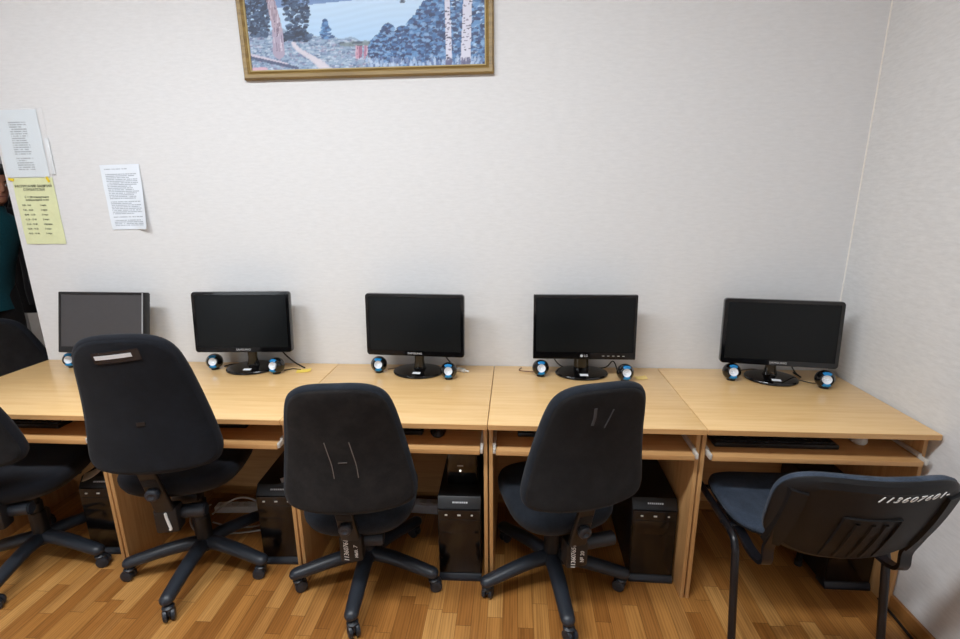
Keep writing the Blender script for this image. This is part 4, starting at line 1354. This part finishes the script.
bm = new()
tube(bm, spline([(-0.05, -0.02, 1.56), (-0.075, -0.062, 1.45), (-0.02, -0.085, 1.30)], 5), 0.016, 10, dome=True)
tube(bm, spline([(0.05, -0.02, 1.56), (0.075, -0.062, 1.45), (0.02, -0.085, 1.30)], 5), 0.016, 10, dome=True)
finish('coat_collar', bm, M_JACKET, r, angle=80)

def skin_mesh(verts, edges, radii, root=0, levels=2):
    me = bpy.data.meshes.new('skin')
    me.from_pydata(verts, edges, [])
    o = bpy.data.objects.new('skin', me)
    COL.objects.link(o)
    md = o.modifiers.new('s', 'SKIN')
    md.use_smooth_shade = True
    for i, q in enumerate(radii):
        sv = me.skin_vertices[0].data[i]
        sv.radius = q if isinstance(q, (tuple, list)) else (q, q)
        sv.use_root = (i == root)
    sd = o.modifiers.new('u', 'SUBSURF')
    sd.levels = levels
    sd.render_levels = levels
    bpy.context.view_layer.update()
    dg = bpy.context.evaluated_depsgraph_get()
    m2 = bpy.data.meshes.new_from_object(o.evaluated_get(dg))
    bm = new()
    bm.from_mesh(m2)
    bpy.data.objects.remove(o)
    bpy.data.meshes.remove(m2)
    return bm

def chain(V, E, Rr, start, pts):
    prev = start
    for p, q in pts:
        V.append(p); Rr.append(q)
        E.append((prev, len(V) - 1))
        prev = len(V) - 1
    return prev

per = thing('person', 'person in a teal top with black sleeves standing beyond the wall end', 'person', (-3.64, 0.86, 0), R(72))
# body: x across, faces -y, z up; he bends forward, his arms hang straight down
LEAN = 0.28
def ly(z):
    return -LEAN * max(0.0, z - 0.92)
V = [(0, 0, 0.96)]; E = []; RR = [(0.155, 0.11)]
sp1 = chain(V, E, RR, 0, [((0, ly(1.12), 1.12), (0.145, 0.10)), ((0, ly(1.28), 1.28), (0.165, 0.11)), ((0, ly(1.42), 1.42), (0.12, 0.09))])
nk = chain(V, E, RR, sp1, [((0, ly(1.5), 1.50), 0.058), ((0, ly(1.56) - 0.005, 1.56), 0.056), ((0, ly(1.6) - 0.01, 1.62), (0.05, 0.05))])
AY = ly(1.42)
for sx in (-1, 1):
    e = chain(V, E, RR, sp1, [((sx * 0.17, AY, 1.42), 0.062), ((sx * 0.215, AY, 1.28), 0.052), ((sx * 0.235, AY, 1.13), 0.043), ((sx * 0.24, AY - 0.02, 1.00), 0.038), ((sx * 0.24, AY - 0.04, 0.89), 0.028), ((sx * 0.238, AY - 0.052, 0.82), (0.020, 0.038)), ((sx * 0.236, AY - 0.058, 0.78), (0.018, 0.036))])
    for k in range(4):
        y0 = AY - 0.085 + 0.019 * k
        Lf = (0.070, 0.080, 0.076, 0.060)[k]
        chain(V, E, RR, e, [((sx * 0.234, y0, 0.755), 0.0095), ((sx * 0.230, y0 - 0.004, 0.755 - Lf * 0.5), 0.009), ((sx * 0.222, y0 - 0.004, 0.755 - Lf), 0.0075)])
    chain(V, E, RR, e - 1, [((sx * 0.225, AY - 0.090, 0.81), 0.011), ((sx * 0.218, AY - 0.106, 0.775), 0.010), ((sx * 0.214, AY - 0.110, 0.745), 0.008)])
    chain(V, E, RR, 0, [((sx * 0.095, 0.0, 0.88), 0.085), ((sx * 0.105, -0.005, 0.68), 0.075), ((sx * 0.108, -0.01, 0.50), 0.058), ((sx * 0.11, 0.005, 0.30), 0.052), ((sx * 0.112, 0.015, 0.10), 0.037), ((sx * 0.113, -0.03, 0.045), (0.042, 0.036)), ((sx * 0.115, -0.13, 0.032), (0.042, 0.026))])
bm = skin_mesh(V, E, RR, 0, 2)
HM = Matrix.Translation((0, ly(1.6), 0))
HEAD = [(1.528, 0.050, -0.050, 0.040), (1.540, 0.046, -0.104, 0.044), (1.556, 0.056, -0.114, 0.055), (1.59, 0.066, -0.114, 0.066), (1.62, 0.071, -0.112, 0.076), (1.65, 0.075, -0.109, 0.083),
        (1.68, 0.077, -0.111, 0.087), (1.72, 0.076, -0.106, 0.085), (1.76, 0.066, -0.086, 0.071), (1.785, 0.045, -0.056, 0.046), (1.797, 0.014, -0.020, 0.014)]
def head_at(z):
    for (z0, *a), (z1, *b) in zip(HEAD, HEAD[1:]):
        if z <= z1:
            k = max(0.0, (z - z0) / (z1 - z0))
            return [p + (q - p) * k for p, q in zip(a, b)]
    return list(HEAD[-1][1:])
def head_ring(z, grow=0.0, n=36):
    hw, f, b = head_at(z)
    return [Vector(((hw + grow) * math.cos(t_), (f + b) / 2 + ((b - f) / 2 + grow) * math.sin(t_), z)) for t_ in [2 * PI * k / n for k in range(n)]]
hb = new()
loft(hb, [head_ring(z) for z in (1.528, 1.534, 1.540, 1.548, 1.556, 1.573, 1.59, 1.605, 1.62, 1.635, 1.65, 1.665, 1.68, 1.70, 1.72, 1.74, 1.76, 1.773, 1.785, 1.792, 1.797)])
merge(hb, tube(new(), [(0, -0.104, 1.668), (0, -0.116, 1.645), (0, -0.124, 1.622), (0, -0.112, 1.612)], [0.007, 0.010, 0.014, 0.010], 12, dome=True))
merge(bm, hb, HM)
body = finish('body', bm, M_SKIN, per, angle=80)
bm = new()
for sx in (-1, 1):
    lathe(bm, [(0.0001, -0.010), (0.008, -0.006), (0.010, 0.0), (0.008, 0.006), (0.0001, 0.010)], 14, Matrix.Translation((sx * 0.030, -0.0975, 1.655)))
finish('eyes', bm, M_WHITE, body, matrix=HM)
bm = new()
for sx in (-1, 1):
    lathe(bm, [(0.0001, -0.003), (0.005, 0.0), (0.0001, 0.003)], 12, Matrix.Translation((sx * 0.030, -0.1065, 1.655)) @ Matrix.Rotation(R(90), 4, 'X'))
finish('pupils', bm, M_BLK, body, matrix=HM)
bm = new()
for sx in (-1, 1):
    tube(bm, spline([(sx * 0.014, -0.109, 1.674), (sx * 0.03, -0.104, 1.680), (sx * 0.047, -0.092, 1.674)], 4), 0.0045, 8, dome=True)
finish('eyebrows', bm, M_HAIR, body, matrix=HM)
finish('mouth', tube(new(), spline([(-0.024, -0.104, 1.583), (0, -0.113, 1.582), (0.024, -0.104, 1.583)], 5), 0.005, 8, dome=True), plain('lips', rgb(140, 80, 74), 0.5), body, matrix=HM)
for sx in (-1, 1):
    bm = new()
    lathe(bm, [(0.0001, -0.006), (0.017, -0.005), (0.020, 0.0), (0.017, 0.006), (0.0001, 0.003)], 16, Matrix.Translation((sx * 0.076, 0.0, 1.638)) @ Matrix.Rotation(R(80), 4, 'Y') @ Matrix.Scale(1.5, 4, (1, 0, 0)))
    finish('ear', bm, M_SKIN, body, matrix=HM)
# short hair that follows the skull, low at the nape
bm = new()
rings = []
n = 36
for q in range(12):
    k = q / 11
    ring = []
    for m_ in range(n):
        t_ = 2 * PI * m_ / n
        sb = math.sin(t_)
        e_ = min(1.0, max(0.0, (sb + 0.30) / 0.7))
        zb = 1.722 + (1.585 - 1.722) * e_ * e_ * (3 - 2 * e_)
        z = zb + (1.796 - zb) * (1 - (1 - k) ** 1.6)
        hw, f, b_ = head_at(z)
        gr = 0.010 if q else 0.003
        ring.append(Vector(((hw + gr) * math.cos(t_), (f + b_) / 2 + ((b_ - f) / 2 + gr) * sb, z + 0.010 * k)))
    rings.append(ring)
loft(bm, rings, cap0=False, cap1=True)
finish('hair', bm, M_HAIR, per, angle=80, matrix=HM)
# shirt: torso shell
bm = new()
rings = []
for z, a, b in ((0.80, 0.186, 0.136), (0.90, 0.182, 0.134), (0.98, 0.176, 0.130), (1.12, 0.170, 0.128), (1.28, 0.190, 0.138), (1.38, 0.190, 0.126), (1.44, 0.150, 0.104), (1.475, 0.090, 0.084), (1.52, 0.070, 0.074)):
    rings.append([(a * math.cos(t_) + 0.004 * math.sin(5 * t_ + z * 30), b * math.sin(t_) + ly(z), z) for t_ in [2 * PI * k / 40 for k in range(40)]])
loft(bm, rings, cap0=False, cap1=False)
finish('teal_shirt', bm, M_TEAL, per, angle=80)
# trousers
bm = new()
for sx in (-1, 1):
    P = [(sx * 0.085, 0.0, 0.96), (sx * 0.098, 0.0, 0.86), (sx * 0.108, -0.005, 0.68), (sx * 0.110, -0.01, 0.50), (sx * 0.112, 0.0, 0.30), (sx * 0.113, 0.005, 0.06)]
    tube(bm, P, [0.105, 0.108, 0.098, 0.082, 0.078, 0.072], 20)
rings = []
for z, a, b in ((0.82, 0.17, 0.115), (0.92, 0.172, 0.122), (0.96, 0.165, 0.118)):
    rings.append([(a * math.cos(t_), b * math.sin(t_), z) for t_ in [2 * PI * k / 32 for k in range(32)]])
loft(bm, rings)
finish('black_trousers', bm, M_TROUSER, per, angle=80)
# sleeves
for sx in (-1, 1):
    bm = new()
    P = spline([(sx * 0.065, AY + 0.005, 1.455), (sx * 0.150, AY + 0.004, 1.425), (sx * 0.205, AY + 0.004, 1.34), (sx * 0.228, AY, 1.20), (sx * 0.242, AY - 0.004, 1.09), (sx * 0.246, AY - 0.02, 0.97), (sx * 0.246, AY - 0.04, 0.82)], 4)
    q = [0.060 + 0.016 * min(1, i / 5) - 0.012 * i / (len(P) - 1) for i in range(len(P))]
    tube(bm, P, q, 18, dome=False)
    finish('black_sleeve', bm, M_JACKET, per, angle=80)
for sx in (-1, 1):
    bm = new()
    rings = []
    for y, w_, h_ in ((0.075, 0.030, 0.05), (0.03, 0.044, 0.075), (-0.05, 0.046, 0.065), (-0.14, 0.048, 0.048), (-0.19, 0.034, 0.030)):
        rings.append([(sx * 0.114 + w_ * math.cos(t_), y, max(0.002, h_ * 0.5 + h_ * 0.55 * math.sin(t_))) for t_ in [2 * PI * k / 20 for k in range(20)]])
    loft(bm, rings)
    finish('shoe', bm, M_GLOSS, per)

# he leans a little to one side as well
done = set()
for ch in list(per.children) + [g for c in per.children for g in c.children]:
    if ch.data.name in done:
        continue
    done.add(ch.data.name)
    for v in ch.data.vertices:
        v.co.x += 0.17 * max(0.0, v.co.z - 0.92)

# ------------------------------------------------------------------ light
def area(name, loc, target, sx, sy, power, col):
    l = bpy.data.lights.new(name, 'AREA')
    l.shape = 'RECTANGLE'
    l.size, l.size_y = sx, sy
    l.energy = power
    l.color = col
    o = bpy.data.objects.new(name, l)
    COL.objects.link(o)
    o.location = loc
    o.rotation_euler = (Vector(target) - Vector(loc)).to_track_quat('-Z', 'Y').to_euler()
    return o
for i, (a, b) in enumerate(wins):
    area('daylight_window', ((a + b) / 2, YF - 0.22, (WZ0 + WZ1) / 2), ((a + b) / 2 + 0.1, 0, 1.2), b - a - 0.1, WZ1 - WZ0 - 0.1, (22, 8)[i], (0.88, 0.94, 1.0))
area('overhead_light', (-3.6, 1.6, ZC - 0.04), (-3.6, 1.6, 0), 0.8, 0.3, 5, (0.93, 0.985, 1.03))  # fill added to brighten the pale cabinet beyond the wall, no known lamp
area('overhead_light', (-1.75, -1.75, ZC - 0.04), (-1.75, -1.75, 0), 1.2, 0.3, 50, (0.93, 0.985, 1.03))  # this and the next are the room's ceiling lamps
area('overhead_light', (-0.25, -1.75, ZC - 0.04), (-0.25, -1.75, 0), 1.2, 0.3, 52, (0.93, 0.985, 1.03))

world = bpy.data.worlds.new('world')
S.world = world
world.use_nodes = True
nt = world.node_tree
sky = nt.nodes.new('ShaderNodeTexSky')
sky.sky_type = 'HOSEK_WILKIE'
sky.sun_direction = (0.3, 0.4, 0.85)
nt.links.new(sky.outputs[0], nt.nodes['Background'].inputs[0])
nt.nodes['Background'].inputs[1].default_value = 0.6

S.view_settings.view_transform = 'Standard'
S.view_settings.look = 'None'
S.view_settings.exposure = 0.0
S.view_settings.gamma = 1.0
S.view_settings.use_curve_mapping = False
S.cycles.use_denoising = True
S.cycles.max_bounces = 8
S.cycles.diffuse_bounces = 5
S.cycles.glossy_bounces = 4
S.cycles.transparent_max_bounces = 8
S.cycles.sample_clamp_indirect = 8
